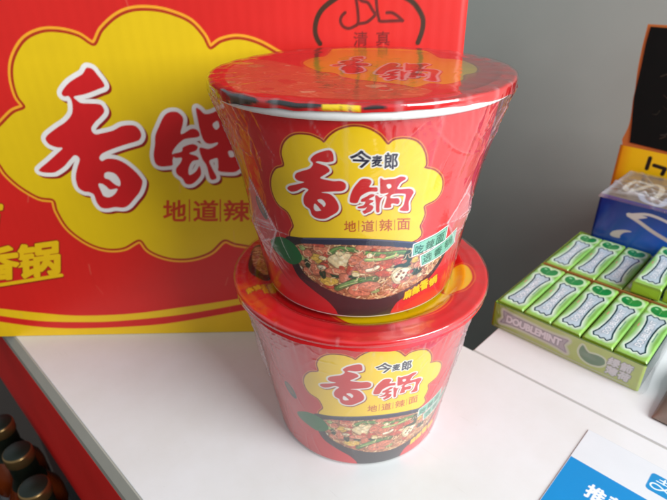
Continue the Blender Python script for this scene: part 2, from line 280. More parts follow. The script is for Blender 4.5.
class Canvas:
    def __init__(s, u0, u1, v0, v1, res, bg):
        s.u = np.linspace(u0, u1, int(round((u1 - u0) / res)) + 1); s.v = np.linspace(v0, v1, int(round((v1 - v0) / res)) + 1)
        s.res = res; s.img = np.empty((len(s.v), len(s.u), 3)); s.img[:] = lin(bg)
    def sub(s, lo, hi):
        i0, i1 = np.searchsorted(s.u, [lo[0], hi[0]]); j0, j1 = np.searchsorted(s.v, [lo[1], hi[1]])
        return i0, i1, j0, j1
    def sdf(s, segs, pad, inside=True):
        lo = segs.reshape(-1, 2).min(0) - pad; hi = segs.reshape(-1, 2).max(0) + pad
        i0, i1, j0, j1 = s.sub(lo, hi)
        if i1 <= i0 or j1 <= j0: return None
        U, V = np.meshgrid(s.u[i0:i1], s.v[j0:j1])
        best = np.full(U.shape, 1e9); ins = np.zeros(U.shape, bool)
        for (ax, ay), (bx, by) in segs:
            dx, dy = bx - ax, by - ay; L = dx * dx + dy * dy + 1e-12
            t = np.clip(((U - ax) * dx + (V - ay) * dy) / L, 0, 1)
            d = (U - ax - t * dx) ** 2 + (V - ay - t * dy) ** 2
            np.minimum(best, d, out=best)
            if inside and ay != by:
                c = ((ay > V) != (by > V)); ins ^= c & (U < (V - ay) * dx / dy + ax)
        best = np.sqrt(best)
        if inside: best = np.where(ins, -best, best)
        return best, (slice(j0, j1), slice(i0, i1)), U, V
    def comp(s, m, sl, col):
        col = lin(col) if not isinstance(col, np.ndarray) else col
        s.img[sl] = s.img[sl] * (1 - m[..., None]) + col * m[..., None]
    def fill(s, segs, col, grow=0, soft=0, alpha=1, off=(0, 0)):
        segs = segs + np.array(off)
        r = s.sdf(segs, abs(grow) + s.res * 2 + soft)
        if r is None: return
        d, sl, _, _ = r; w = s.res + soft
        s.comp(np.clip(0.5 - (d - grow) / w, 0, 1) * alpha, sl, col)
    def poly(s, P, col, grow=0, smooth=True, **k):
        s.fill(seg_of(catmull(P) if smooth else P), col, grow, **k)
    def stroke(s, P, w, col, smooth=True, alpha=1, soft=0, closed=False):
        P = catmull(P, closed, 4) if smooth and len(P) > 2 else np.array(P, float)
        r = s.sdf(seg_of(P, closed), w + s.res * 2, inside=False)
        if r is None: return
        d, sl, _, _ = r
        s.comp(np.clip(0.5 - (d - w / 2) / (s.res + soft), 0, 1) * alpha, sl, col)
    def ell(s, x, y, a, b, col, rot=0, alpha=1, soft=0):
        t = np.linspace(0, 2 * math.pi, 25)[:-1]
        c, q = math.cos(rot), math.sin(rot)
        P = np.stack([x + a * np.cos(t) * c - b * np.sin(t) * q, y + a * np.cos(t) * q + b * np.sin(t) * c], 1)
        s.fill(seg_of(P), col, alpha=alpha, soft=soft)
    def text(s, txt, BL, BR, TL, col, grow=0, outline=None, ow=0, off=(0, 0), alpha=1):
        sg, _ = glyph_segs(txt); BL, BR, TL = (np.array(q, float) for q in (BL, BR, TL))
        g = BL + sg[..., :1] * (BR - BL) + sg[..., 1:] * (TL - BL) + np.array(off)
        if outline is not None: s.fill(g, outline, grow + ow)
        s.fill(g, col, grow, alpha=alpha)
    def noise(s, amp, scale, seed=0):
        H, W = s.img.shape[:2]; r = np.random.default_rng(seed)
        a = r.normal(size=(int(H * s.res / scale) + 3, int(W * s.res / scale) + 3))
        y = np.arange(H) * s.res / scale; x = np.arange(W) * s.res / scale
        yi, xi = y.astype(int), x.astype(int); fy, fx = (y - yi)[:, None], (x - xi)[None]
        v = a[yi][:, xi] * (1 - fy) * (1 - fx) + a[yi + 1][:, xi] * fy * (1 - fx) + a[yi][:, xi + 1] * (1 - fy) * fx + a[yi + 1][:, xi + 1] * fy * fx
        s.img *= (1 + amp * np.clip(v, -2, 2))[..., None]

RED = (212, 24, 30); YEL = (246, 204, 8); WHT = (240, 236, 230); ORG = (246, 150, 30); DKR = (150, 30, 22)
def noodles(cv, poly, seed=1, scale=1.0, n=520):
    """printed noodle picture, kept inside the polygon"""
    base = cv.img.copy(); P = np.array(poly); r = random.Random(seed)
    x0, y0 = P.min(0); x1, y1 = P.max(0)
    cv.poly(poly, (168, 108, 70), smooth=True)
    for i in range(n):
        x, y = r.uniform(x0, x1), r.uniform(y0, y1); a = r.uniform(0, 6.28); L = r.uniform(1.2, 3.4) * scale
        k = r.uniform(-.8, .8)
        pts = [(x, y), (x + L * math.cos(a), y + .7 * L * math.sin(a)), (x + 1.8 * L * math.cos(a + k), y + 1.3 * L * math.sin(a + k))]
        c = r.choice([(232, 190, 130), (214, 156, 98), (196, 128, 78), (150, 84, 50), (240, 206, 158), (208, 128, 96), (120, 62, 38)])
        cv.stroke(pts, r.uniform(.45, .85) * scale, c)
    return base
FC = dict(ham=(204, 118, 88), red=(188, 76, 54), yel=(222, 176, 76), dkg=(40, 62, 34), grn=(92, 122, 62), lgr=(158, 172, 104),
          cream=(226, 200, 152), lc=(244, 224, 184), hole=(140, 90, 60))
def shade3(c, f): return tuple(min(255, max(0, v * f)) for v in c)
def food(cv, L, seed=3):
    r = random.Random(seed)
    for it in L:
        c = FC[it[-2] if it[0] == 'e' else it[-1]]
        if it[0] == 'e':
            _, x, y, a, b, _, rot = it; a, b = (a * .86, b * .84) if a > 1.6 else (a, b)
            rot = r.uniform(-.5, .5)
            if a < 1.6: cv.ell(x, y, a, b, c, rot); continue
            P = [(x + a * (1 + r.uniform(-.18, .18)) * math.cos(t), y + b * (1 + r.uniform(-.22, .22)) * math.sin(t)) for t in np.linspace(0, 6.28, 10)[:-1]]
            cv.poly(P, shade3(c, .55), grow=.35, alpha=.8); cv.poly(P, c)
            for k in range(max(3, int(a * b * 1.2))):
                tt = r.uniform(0, 6.28); q = r.random() ** .5
                cv.ell(x + a * q * .75 * math.cos(tt), y + b * q * .75 * math.sin(tt), r.uniform(.3, .9), r.uniform(.2, .5), shade3(c, r.choice([.75, 1.15, 1.3, 1.25])), r.uniform(0, 3), alpha=.6)
        elif it[0] == 's':
            cv.stroke(it[1], it[2] * 1.15 + .5, shade3(c, .5), alpha=.7); cv.stroke(it[1], it[2], c)
            cv.stroke([(x, y + it[2] * .2) for x, y in it[1]], it[2] * .3, shade3(c, 1.4), alpha=.7)
        else:
            cv.poly(it[1], shade3(c, .6), grow=.4, alpha=.7); cv.poly(it[1], c)
def glyph_paint(cv, polys, holes, ow, sh, sg=None):
    for P in polys: cv.poly(P, (150, 24, 18), grow=ow, off=sh)
    for P in polys: cv.poly(P, WHT, grow=ow)
    for P in polys: cv.poly(P, (208, 26, 30))
    for P in holes: cv.poly(P, WHT)

# ------------------------------------------------------------------ materials
def mat(name):
    m = bpy.data.materials.new(name); m.use_nodes = True; nt = m.node_tree
    return m, nt, nt.nodes['Principled BSDF'], nt.nodes.new, nt.links.new
def simple(name, col, rough=.5, metal=0, nscale=60, namp=.08, bump=0, spec=.5, coat=0):
    m, nt, b, N, L = mat(name)
    tc = N('ShaderNodeTexCoord'); no = N('ShaderNodeTexNoise'); no.inputs['Scale'].default_value = nscale; no.inputs['Detail'].default_value = 5
    L(tc.outputs['Object'], no.inputs['Vector'])
    mx = N('ShaderNodeMixRGB'); c = lin(col)
    mx.inputs[1].default_value = (*(c * (1 - namp)), 1); mx.inputs[2].default_value = (*np.minimum(c * (1 + namp), 1), 1)
    L(no.outputs['Fac'], mx.inputs[0]); L(mx.outputs[0], b.inputs['Base Color'])
    b.inputs['Roughness'].default_value = rough; b.inputs['Metallic'].default_value = metal
    b.inputs['Specular IOR Level'].default_value = spec; b.inputs['Coat Weight'].default_value = coat
    b.inputs['Coat Roughness'].default_value = .08
    mr = N('ShaderNodeMapRange'); mr.inputs[3].default_value = rough * .85; mr.inputs[4].default_value = min(1, rough * 1.2)
    L(no.outputs['Fac'], mr.inputs[0]); L(mr.outputs[0], b.inputs['Roughness'])
    if bump:
        bp = N('ShaderNodeBump'); bp.inputs['Strength'].default_value = bump; bp.inputs['Distance'].default_value = .0005
        L(no.outputs['Fac'], bp.inputs['Height']); L(bp.outputs[0], b.inputs['Normal'])
    return m
def printed(name, rough=.35, bump=.1, bscale=150, coat=0, stretch=(1, 1, 1), dist=.0004):
    m, nt, b, N, L = mat(name)
    a = N('ShaderNodeAttribute'); a.attribute_name = 'Col'
    tc = N('ShaderNodeTexCoord'); mp = N('ShaderNodeMapping'); mp.inputs['Scale'].default_value = stretch
    no = N('ShaderNodeTexNoise'); no.inputs['Scale'].default_value = bscale; no.inputs['Detail'].default_value = 4
    L(tc.outputs['Object'], mp.inputs[0]); L(mp.outputs[0], no.inputs['Vector'])
    hs = N('ShaderNodeHueSaturation'); mr = N('ShaderNodeMapRange'); mr.inputs[3].default_value = .93; mr.inputs[4].default_value = 1.05
    L(no.outputs['Fac'], mr.inputs[0]); L(mr.outputs[0], hs.inputs['Value']); L(a.outputs['Color'], hs.inputs['Color']); L(hs.outputs[0], b.inputs['Base Color'])
    b.inputs['Roughness'].default_value = rough; b.inputs['Coat Weight'].default_value = coat; b.inputs['Coat Roughness'].default_value = .1
    bp = N('ShaderNodeBump'); bp.inputs['Strength'].default_value = bump; bp.inputs['Distance'].default_value = dist
    L(no.outputs['Fac'], bp.inputs['Height']); L(bp.outputs[0], b.inputs['Normal'])
    return m
def film(name, rough=.09, fac=1.0, base_haze=.05, bscale=45, bump=.5, tint=(1, 1, 1), dist=.0012):
    """thin clear shrink film: see-through, glossy at grazing angles, whitish where crumpled"""
    m = bpy.data.materials.new(name); m.use_nodes = True; nt = m.node_tree; N = nt.nodes.new; L = nt.links.new
    nt.nodes.clear(); out = N('ShaderNodeOutputMaterial')
    tr = N('ShaderNodeBsdfTransparent'); tr.inputs[0].default_value = (*tint, 1)
    gl = N('ShaderNodeBsdfGlossy'); gl.inputs['Roughness'].default_value = rough
    df = N('ShaderNodeBsdfDiffuse'); df.inputs[0].default_value = (.85, .85, .87, 1)
    tl = N('ShaderNodeBsdfTranslucent'); tl.inputs[0].default_value = (.85, .85, .87, 1)
    md = N('ShaderNodeMixShader'); md.inputs[0].default_value = .35; L(df.outputs[0], md.inputs[1]); L(tl.outputs[0], md.inputs[2])
    tc = N('ShaderNodeTexCoord'); no = N('ShaderNodeTexNoise'); no.inputs['Scale'].default_value = bscale; no.inputs['Detail'].default_value = 6; no.inputs['Distortion'].default_value = 1.2
    L(tc.outputs['Object'], no.inputs['Vector'])
    n2 = N('ShaderNodeTexVoronoi'); n2.feature = 'DISTANCE_TO_EDGE'; n2.inputs['Scale'].default_value = bscale * .9; L(no.outputs['Color'], n2.inputs['Vector'])
    bp = N('ShaderNodeBump'); bp.inputs['Strength'].default_value = bump; bp.inputs['Distance'].default_value = dist
    L(no.outputs['Fac'], bp.inputs['Height'])
    L(bp.outputs[0], gl.inputs['Normal'])
    fr = N('ShaderNodeFresnel'); fr.inputs['IOR'].default_value = 1.5
    geo = N('ShaderNodeNewGeometry')
    mu = N('ShaderNodeMath'); mu.operation = 'MULTIPLY'; mu.inputs[1].default_value = fac; mu.use_clamp = True
    # the back side of a thin sheet must reflect like the front one
    lw = N('ShaderNodeLayerWeight'); lw.inputs['Blend'].default_value = .5
    pw = N('ShaderNodeMath'); pw.operation = 'POWER'; pw.inputs[1].default_value = 4.0; L(lw.outputs['Facing'], pw.inputs[0])
    ma = N('ShaderNodeMath'); ma.operation = 'MULTIPLY_ADD'; ma.inputs[1].default_value = .8; ma.inputs[2].default_value = .06
    L(pw.outputs[0], ma.inputs[0]); L(ma.outputs[0], mu.inputs[0])
    at = N('ShaderNodeAttribute'); at.attribute_name = 'Haze'
    ad = N('ShaderNodeMath'); ad.operation = 'ADD'; ad.use_clamp = True; ad.inputs[1].default_value = base_haze; L(at.outputs['Fac'], ad.inputs[0])
    m1 = N('ShaderNodeMixShader'); L(ad.outputs[0], m1.inputs[0]); L(tr.outputs[0], m1.inputs[1]); L(md.outputs[0], m1.inputs[2])
    m2 = N('ShaderNodeMixShader'); L(mu.outputs[0], m2.inputs[0]); L(m1.outputs[0], m2.inputs[1]); L(gl.outputs[0], m2.inputs[2])
    L(m2.outputs[0], out.inputs['Surface']); return m

# ------------------------------------------------------------------ noodle cup artwork
RB, RT, HB, HL = 54.3, 69.5, 106.5, 113.1
def cup_art():
    cv = Canvas(-102, 102, 0, HB, .3, RED)
    t = TR
    cv.poly(t['ccloud'], (236, 140, 60), grow=1.5); cv.poly(t['ccloud'], DKR, grow=1.15); cv.poly(t['ccloud'], YEL, grow=.35)
    cv.poly(t['cbowl'], (44, 22, 26))
    rim = [t['cbowl'][i] for i in range(1, 7)]
    cv.stroke([(x, y - 2.2) for x, y in rim], 3.6, (38, 36, 62)); cv.stroke([(x, y - .6) for x, y in rim], .5, (90, 88, 120))
    keep = cv.img.copy()
    noodles(cv, t['cfood'], 4, 1.0, 700)
    r0 = random.Random(12); P0 = np.array(t['cfood']); l0, h0 = P0.min(0), P0.max(0)
    def bits(n, a, b, kinds): return [('e', r0.uniform(l0[0], h0[0]), r0.uniform(l0[1] + 5, h0[1]), r0.uniform(*a), r0.uniform(*b), r0.choice(kinds), 0) for _ in range(n)]
    food(cv, bits(34, (1.8, 4), (1.2, 2.6), ['ham', 'ham', 'red', 'cream', 'lgr', 'yel', 'dkg'])); food(cv, FOOD)
    food(cv, bits(26, (1.7, 2.6), (1.0, 1.6), ['ham', 'cream', 'red', 'lc', 'lgr', 'ham', 'yel']), 8)
    for _ in range(150):
        x, y, a, q = r0.uniform(l0[0], h0[0]), r0.uniform(l0[1], h0[1]), r0.uniform(0, 6.3), r0.uniform(.8, 2.4)
        cv.stroke([(x, y), (x + q * math.cos(a), y + q * math.sin(a)), (x + 1.7 * q * math.cos(a + .6), y + 1.7 * q * math.sin(a + .6))], r0.uniform(.3, .6), r0.choice([(240, 206, 160), (224, 160, 120), (110, 60, 40), (236, 190, 150)]), alpha=.8)
    cv.noise(.0, 4, 1); sv = cv.img.copy(); cv.noise(.12, 1.6, 5); cv.noise(.10, .7, 6)
    # clip the food to its own outline
    r = cv.sdf(seg_of(catmull(t['cfood'])), 12)
    d, sl, _, _ = r; m = np.clip(.5 - d / .5, 0, 1)[..., None]
    tmp = cv.img[sl] * m + keep[sl] * (1 - m); cv.img = keep; cv.img[sl] = tmp
    glyph_paint(cv, [t['cx']], [t['cx_h1'], t['cx_h2']], .95, (.5, -.6))
    glyph_paint(cv, [t['cg1'], t['cg2'], t['cg3']], [t['cg3_h']], .8, (.4, -.5))
    for g, k in (('今', 'q_jin'), ('麦', 'q_mai'), ('郎', 'q_lang')):
        cv.text(g, *t[k], (18, 16, 52), grow=.22, outline=WHT, ow=.55)
    for g, k in (('地', 'q_cdi'), ('道', 'q_cdao'), ('辣', 'q_cla'), ('面', 'q_cmian')): cv.text(g, *t[k], (190, 70, 20), grow=.1)
    for k in '123': cv.stroke(t['cbar' + k], .35, (190, 70, 20))
    cv.ell(-58, 55, 3.6, 6.4, (44, 62, 44), .5); cv.ell(-58.4, 56, 2.2, 4.2, (120, 84, 50), .5)
    cv.poly(t['cbadge'], (18, 108, 50), smooth=True); cv.text('正宗', (t['cbadge'][0][0] + 3, t['cbadge'][0][1] - 10), (t['cbadge'][0][0] + 12, t['cbadge'][0][1] - 10.5), (t['cbadge'][0][0] + 2.4, t['cbadge'][0][1] - 5), (60, 130, 80)) if False else None
    for b in ('ban2', 'ban1'):
        cv.poly(t[b], WHT, grow=.5, smooth=False); cv.poly(t[b], (8, 122, 92), grow=-.15, smooth=False); cv.poly(t[b], (130, 196, 168), grow=-.55, smooth=False)
    for g, k in zip('吃辣面', ('chi1', 'chi2', 'chi3')): cv.text(g, *t['q_' + k], (0, 92, 66), grow=.14)
    for g, k in zip('选香锅', ('xu1', 'xu2', 'xu3')): cv.text(g, *t['q_' + k], (0, 92, 66), grow=.14)
    for g, k in zip('麻辣香锅', ('ma1', 'ma2', 'ma3', 'ma4')): cv.text(g, *t['q_' + k], (250, 200, 10), grow=.3, outline=(130, 20, 12), ow=.45)
    cv.img = np.clip(cv.img, 0, 1); return cv
def cup_mesh():
    cv = cup_art()
    th = cv.u / 62.0
    back = np.linspace(th[-1], th[0] + 2 * math.pi, 42)[1:-1]
    T = np.concatenate([th, back]); Z = cv.v
    TT, ZZ = np.meshgrid(T, Z); RR = RB + (RT - RB) * ZZ / HB
    # small roll-in at the foot and slight out-of-round paper
    RR = RR - 1.2 * np.clip(1 - ZZ / 2.2, 0, 1) ** 2 + .12 * np.sin(3 * TT + .7) * ZZ / HB
    P = np.stack([RR * np.sin(TT), -RR * np.cos(TT), ZZ], -1)
    side = np.empty((len(Z), len(back), 3)); side[:] = lin(RED)
    # plain back: ingredients panel, pale block with thin red rules
    tb = (back - math.pi); blk = np.abs(tb) < .55
    side[120:300, blk] = lin((238, 226, 200))
    C = np.concatenate([cv.img, side], 1)
    return grid_mesh('cup_body', P, C, wrap=True)
def dish(R, d): return -d / (1 + np.exp((R - 59.5) / 1.1))
def lid_mesh(name, art, seed, skirt, dd=0):
    cv = Canvas(-80, 80, -80, 80, .4, RED); art(cv)
    cv.img = np.clip(cv.img, 0, 1)
    # polar grid sampling the canvas: flat disc, rolled edge, short skirt
    nt = 420; rr = np.concatenate([np.linspace(0.4, 73.6, 180), [74.3, 74.8, 75.0, 75.05, 75.1, 75.05]])
    dz = np.concatenate([np.zeros(180), [-.1, -.35, -.8, -1.5, -2.3, -3.1]])
    T = np.linspace(0, 2 * math.pi, nt, endpoint=False)
    TT, Rr = np.meshgrid(T, rr); Zz = np.repeat(dz[:, None], nt, 1)
    rs = np.random.default_rng(seed); wob = sum(rs.normal() * np.sin(k * T + rs.uniform(0, 6.3)) for k in range(3, 40)) * .035
    fr = np.abs((T + math.pi / 2 + math.pi) % (2 * math.pi) - math.pi) / D2R          # degrees from the front
    sk = skirt(fr, (T + math.pi / 2 + math.pi) % (2 * math.pi) - math.pi) / 3.1
    Zz = np.where(Zz < 0, Zz * (1 + (sk[None] - 1) * np.clip(-Zz / .8, 0, 1)), Zz)
    arc = np.concatenate([np.zeros(180), [.1, .3, .8, 1.6, 2.6, 3.6]])[:, None]
    Zz = Zz + wob[None] * np.clip((Rr - 60) / 15, 0, 1) - .8 * np.exp(-(Rr / 45) ** 2) + .5 * np.exp(-((Rr - 68) / 2.0) ** 2)
    X, Y = Rr * np.cos(TT), Rr * np.sin(TT)
    Rs = np.where(np.arange(len(rr))[:, None] >= 180, 74.4 + arc, Rr); X2, Y2 = Rs * np.cos(TT), Rs * np.sin(TT)
    sx = np.clip(((X2 + 80) / .4), 0, len(cv.u) - 1.01); sy = np.clip(((Y2 + 80) / .4), 0, len(cv.v) - 1.01)
    i, j = sx.astype(int), sy.astype(int); fx, fy = (sx - i)[..., None], (sy - j)[..., None]
    C = cv.img[j, i] * (1 - fx) * (1 - fy) + cv.img[j, i + 1] * fx * (1 - fy) + cv.img[j + 1, i] * (1 - fx) * fy + cv.img[j + 1, i + 1] * fx * fy
    P = np.stack([X, Y, HL + Zz + dish(Rr, dd)], -1)
    return grid_mesh(name, P, C, wrap=True)
def art_top(cv):
    t = TR
    cv.poly(t['ul_cloud'], (236, 150, 60), grow=1.5); cv.poly(t['ul_cloud'], DKR, grow=1.1); cv.poly(t['ul_cloud'], YEL)
    keep = cv.img.copy(); noodles(cv, t['ul_food'], 9, 1.6, 300); cv.img = cv.img * .45 + lin((232, 128, 78)) * .55 * (np.abs(cv.img - lin(RED)).sum(-1, keepdims=True) > 1e-6) + cv.img * .55 * (np.abs(cv.img - lin(RED)).sum(-1, keepdims=True) <= 1e-6)
    r = random.Random(4); P = np.array(t['ul_food']); lo, hi = P.min(0), P.max(0)
    L = [('e', r.uniform(lo[0], hi[0]), r.uniform(lo[1], hi[1]), r.uniform(2, 6), r.uniform(2, 5), r.choice(['ham', 'ham', 'red', 'ham', 'lgr', 'cream']), 0) for _ in range(40)]
    food(cv, L)
    d, sl, _, _ = cv.sdf(seg_of(catmull(t['ul_food'])), 12); m = np.clip(.5 - d / .5, 0, 1)[..., None]
    tmp = cv.img[sl] * m + keep[sl] * (1 - m); cv.img = keep; cv.img[sl] = tmp
    def put(src, q):
        A = np.concatenate([np.array(t[k]) for k in src]); lo, hi = A.min(0), A.max(0); BL, BR, TL = (np.array(z) for z in t[q])
        return [[tuple(BL + (np.array(P) - lo)[0] / (hi - lo)[0] * (BR - BL) + (np.array(P) - lo)[1] / (hi - lo)[1] * (TL - BL)) for P in t[k]] for k in src]
    glyph_paint(cv, put(['cx'], 'q_lidx') + put(['cg1', 'cg2', 'cg3'], 'q_lidg'), [], 1.3, (.4, -1.0))
    pol = lambda R, a: (R * math.sin(a * D2R), -R * math.cos(a * D2R))
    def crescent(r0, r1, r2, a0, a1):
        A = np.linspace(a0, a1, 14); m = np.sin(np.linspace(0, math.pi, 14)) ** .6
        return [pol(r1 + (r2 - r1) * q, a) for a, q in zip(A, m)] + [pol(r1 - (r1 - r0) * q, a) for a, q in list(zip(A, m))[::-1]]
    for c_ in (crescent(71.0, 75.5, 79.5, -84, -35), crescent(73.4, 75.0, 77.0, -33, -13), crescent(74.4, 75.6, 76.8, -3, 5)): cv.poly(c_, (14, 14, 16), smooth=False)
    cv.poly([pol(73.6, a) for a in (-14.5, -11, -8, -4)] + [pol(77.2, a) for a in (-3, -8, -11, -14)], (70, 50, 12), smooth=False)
    for k, g in enumerate('麻辣香锅'):
        a = -14.2 + 2.75 * k; cv.text(g, pol(77.0, a), pol(77.0, a + 2.5), pol(73.9, a + .2), (250, 210, 10), grow=.3)
def art_low(cv):
    t = TR
    for k in ('ll_1', 'll_2', 'll_3'):
        cv.poly(t[k], (240, 110, 40), grow=2.0); cv.poly(t[k], RED, grow=1.3)
    for k in ('ll_1', 'll_2', 'll_3'): cv.poly(t[k], YEL)
    cv.poly([(-40, -30), (40, -30), (50, 20), (0, 50), (-40, 20)], YEL)
    cv.poly(t['ll_bowl'], (50, 26, 24)); keep = cv.img.copy()
    noodles(cv, t['ll_food'], 19, 1.4, 120)
    d, sl, _, _ = cv.sdf(seg_of(catmull(t['ll_food'])), 8); m = np.clip(.5 - d / .5, 0, 1)[..., None]
    tmp = cv.img[sl] * m + keep[sl] * (1 - m); cv.img = keep; cv.img[sl] = tmp
    for k in ('q_llb1', 'q_llb2'):
        BL, BR, TL = (np.array(q) for q in t[k])
        for n, g in enumerate('麻辣' if k == 'q_llb1' else '香锅'):
            d = (BR - BL) / 2; cv.text(g, BL + d * n, BL + d * (n + .9), TL + d * n, (232, 170, 20), grow=.2, outline=(140, 50, 10), ow=.3)

# film: follows the cup, bridges straight under the rim, gathers in folds
def film_mesh(seed, lid_pull, folds, body_haze=.02, dd=0):
    nt, nz = 560, 170
    T = np.linspace(-math.pi, math.pi, nt, endpoint=False)
    zc = np.concatenate([np.linspace(.6, HL - 4.6, nz)])
    TT, ZZ = np.meshgrid(T, zc)
    Rb = RB + (RT - RB) * ZZ / HB + .35
    zz0 = 66 + 10 * np.sin(TT * 2 + seed) + 6 * np.sin(5 * TT + seed)
    k = np.clip((ZZ - zz0) / (HL - 4.6 - zz0), 0, 1)
    Rr = Rb + (75.45 - (RB + (RT - RB) * (HL - 4.6) / HB + .35)) * k ** 1.25 * lid_pull
    haze = np.zeros_like(Rr) + body_haze * np.clip((HL - 8 - ZZ) / 6, .3, 1) * (1 + .35 * np.sin(TT * 3 + 1 + ZZ * .03))
    rs = np.random.default_rng(seed)
    # fine vertical pleats, strongest just under the rim
    pl = sum(rs.uniform(.3, 1) * np.sin(kk * TT + rs.uniform(0, 6.3) + .01 * ZZ * rs.normal()) for kk in (23, 31, 47, 61, 83))
    Rr += .10 * pl * np.clip((ZZ - 55) / 50, 0, 1)
    haze += .05 * np.clip(pl - 1.6, 0, 2) * np.clip((ZZ - 45) / 60, 0, 1)
    for q_ in range(150):   # random crease lines
        side = q_ % 3 > 0
        t0, z0 = (rs.choice([-1, 1]) * rs.uniform(.75, 1.6) if side else rs.uniform(-1.2, 1.2)), rs.uniform(3, 108) if q_ % 2 else rs.uniform(84, 110)
        a = rs.normal() * .7 + math.pi / 2; Ln = rs.uniform(3, 20) if q_ % 2 else rs.uniform(2, 7)
        U = (TT - t0) * 62; V = ZZ - z0; s_ = U * math.cos(a) + V * math.sin(a); n_ = -U * math.sin(a) + V * math.cos(a) + .012 * s_ ** 2
        w = np.exp(-(s_ / Ln) ** 4) ; g = w * np.exp(-(n_ / .55) ** 2)
        Rr += .30 * g; haze += rs.uniform(.03, .34 if side else .16) * w * np.exp(-(n_ / .26) ** 2)
    for (t0, z0, w0, h0, amp) in folds:   # gathered triangular ears with a heat-seal line
        U = (TT - t0) * 62; V = ZZ - z0
        m = np.clip(1 - np.abs(V) / h0 - np.abs(U) / w0, 0, 1)
        Rr += amp * m ** .7
        cr = np.zeros_like(U)
        for _ in range(16):
            a_ = rs.uniform(0, 3.14); x_, y_ = rs.uniform(-w0, w0) * .7, rs.uniform(-h0, h0) * .7; n_ = (U - x_) * math.cos(a_) + (V - y_) * math.sin(a_); s_ = -(U - x_) * math.sin(a_) + (V - y_) * math.cos(a_)
            cr = np.maximum(cr, rs.uniform(.2, 1) * np.exp(-(n_ / .4) ** 2) * np.exp(-(s_ / rs.uniform(3, 9)) ** 4))
        Rr += .5 * cr * (m > 0)
        haze += (m > 0) * (.16 + .4 * cr) * np.clip(m * 5, 0, 1)
        haze += .5 * np.exp(-((np.abs(V) / h0 + np.abs(U) / w0 - .97) / .035) ** 2)
        haze += .42 * np.exp(-(V / .35) ** 2) * (np.abs(U) < w0 * 1.5) * (.4 + .6 * (np.sin(U * 2.2) > -.2))
    # fine crumples and white haze painted as glints close under the lid edge
    gn = sum(rs.normal() * np.sin(k_ * TT + rs.uniform(0, 6) + ZZ * rs.normal() * .5) for k_ in (19, 37, 53, 71, 97, 119))
    haze += .22 * np.clip(gn - 2.2, 0, 1.2) * np.clip((ZZ - 98) / 8, 0, 1)
    Rr += .10 * gn * np.clip((ZZ - 92) / 12, 0, 1)
    P = np.stack([Rr * np.sin(TT), -Rr * np.cos(TT), ZZ], -1)
    # cap: roll over the rim and stretch over the lid
    rc = np.concatenate([[75.6, 75.65, 75.5, 74.9], np.linspace(73.8, .5, 60)]); zc2 = np.concatenate([[HL - 3, HL - 1.2, HL - .1, HL + .45], np.full(60, HL + .75)])
    T2, R2_ = np.meshgrid(T, rc); Z2 = np.repeat(zc2[:, None], nt, 1)
    wr = sum(rs.normal() * np.sin(kk * T2 + rs.uniform(0, 6.3) + rs.normal() * .02 * R2_) for kk in (9, 17, 29, 41, 67))
    Z2 = Z2 + .05 * wr * np.clip((R2_ - 50) / 25, 0, 1) * (R2_ < 74.5)
    Z2 = Z2 + dish(R2_, dd)
    P2 = np.stack([R2_ * np.sin(T2), -R2_ * np.cos(T2), Z2], -1)
    hz2 = .16 * np.clip(wr - 1.9, 0, 2) * np.clip((R2_ - 72.5) / 2, 0, 1)
    return grid_mesh('shrink_wrap', np.concatenate([P, P2]), wrap=True, haze=np.clip(np.concatenate([haze, hz2]), 0, .7))

M_cup = printed('glossy printed cup paper', .38, .06, 90, coat=.15)
M_lid = printed('glossy printed lid foil', .2, .12, 35, coat=.6, dist=.0008)
M_white = simple('white paper rim', (250, 248, 244), .35)
M_film = film('clear shrink film', rough=.06, fac=1.25, base_haze=.0)
M_film2 = film('clouded shrink film', rough=.1, fac=1.2, base_haze=.0)
cupme = cup_mesh()
def make_cup(loc, rz, lidme, filmme, fm, label):
    t = empty('noodle_cup', loc, rz, label, 'noodle cup', 'stacked instant noodle cups')
    link('cup_body', cupme, M_cup, t)
    bm = bmesh.new(); lathe_bm(bm, [(RT - .6, HB - 1.0)] + [(71.6 + 2.5 * math.cos(a), HB + 2.2 + 2.5 * math.sin(a)) for a in np.linspace(-2.2, 2.4, 14)], 200)
    from_bm('rim', bm, M_white, t, True)
    bm = bmesh.new(); lathe_bm(bm, [(0, 3.2), (52.6, 3.0), (53.2, .4), (53.9, .1), (54.2, .9)], 128); from_bm('base_disc', bm, M_white, t, True)
    link('lid', lidme, M_lid, t)
    link('shrink_wrap', filmme, fm, t)
    return t
lid_a = lid_mesh('lid', art_top, 3, lambda f, a: 2.5 + 3.2 * np.clip((f - 12) / 52, 0, 1) ** 1.6 + .35 * np.exp(-((a - .12) / .1) ** 2)); lid_b = lid_mesh('lid', art_low, 8, lambda f, a: 5.6 + .5 * np.sin(9 * a), 2.4)
cup_low = make_cup((0, 0, 0.35), 0, lid_b, film_mesh(11, .6, [(-1.35, 60, 9, 34, 2.6), (1.30, 62, 9, 30, 2.2)], .09, 2.4), M_film2,
    'lower red noodle cup standing on the white counter, carrying another cup')
# turn only the printed body of the lower cup: its logo faces a little to the right
LOWROT = 10.5 * D2R
for ch in cup_low.children:
    if ch.name.startswith('cup_body'): ch.rotation_euler = (0, 0, LOWROT)
cup_up = make_cup((-.8, -.6, HL + .25), 0, lid_a, film_mesh(5, 1.0, [(-1.0, 46, 15, 25, 3.8), (.92, 50, 14, 18, 2.2)]), M_film,
    'upper red noodle cup with glossy lid, resting on the lid of another cup')

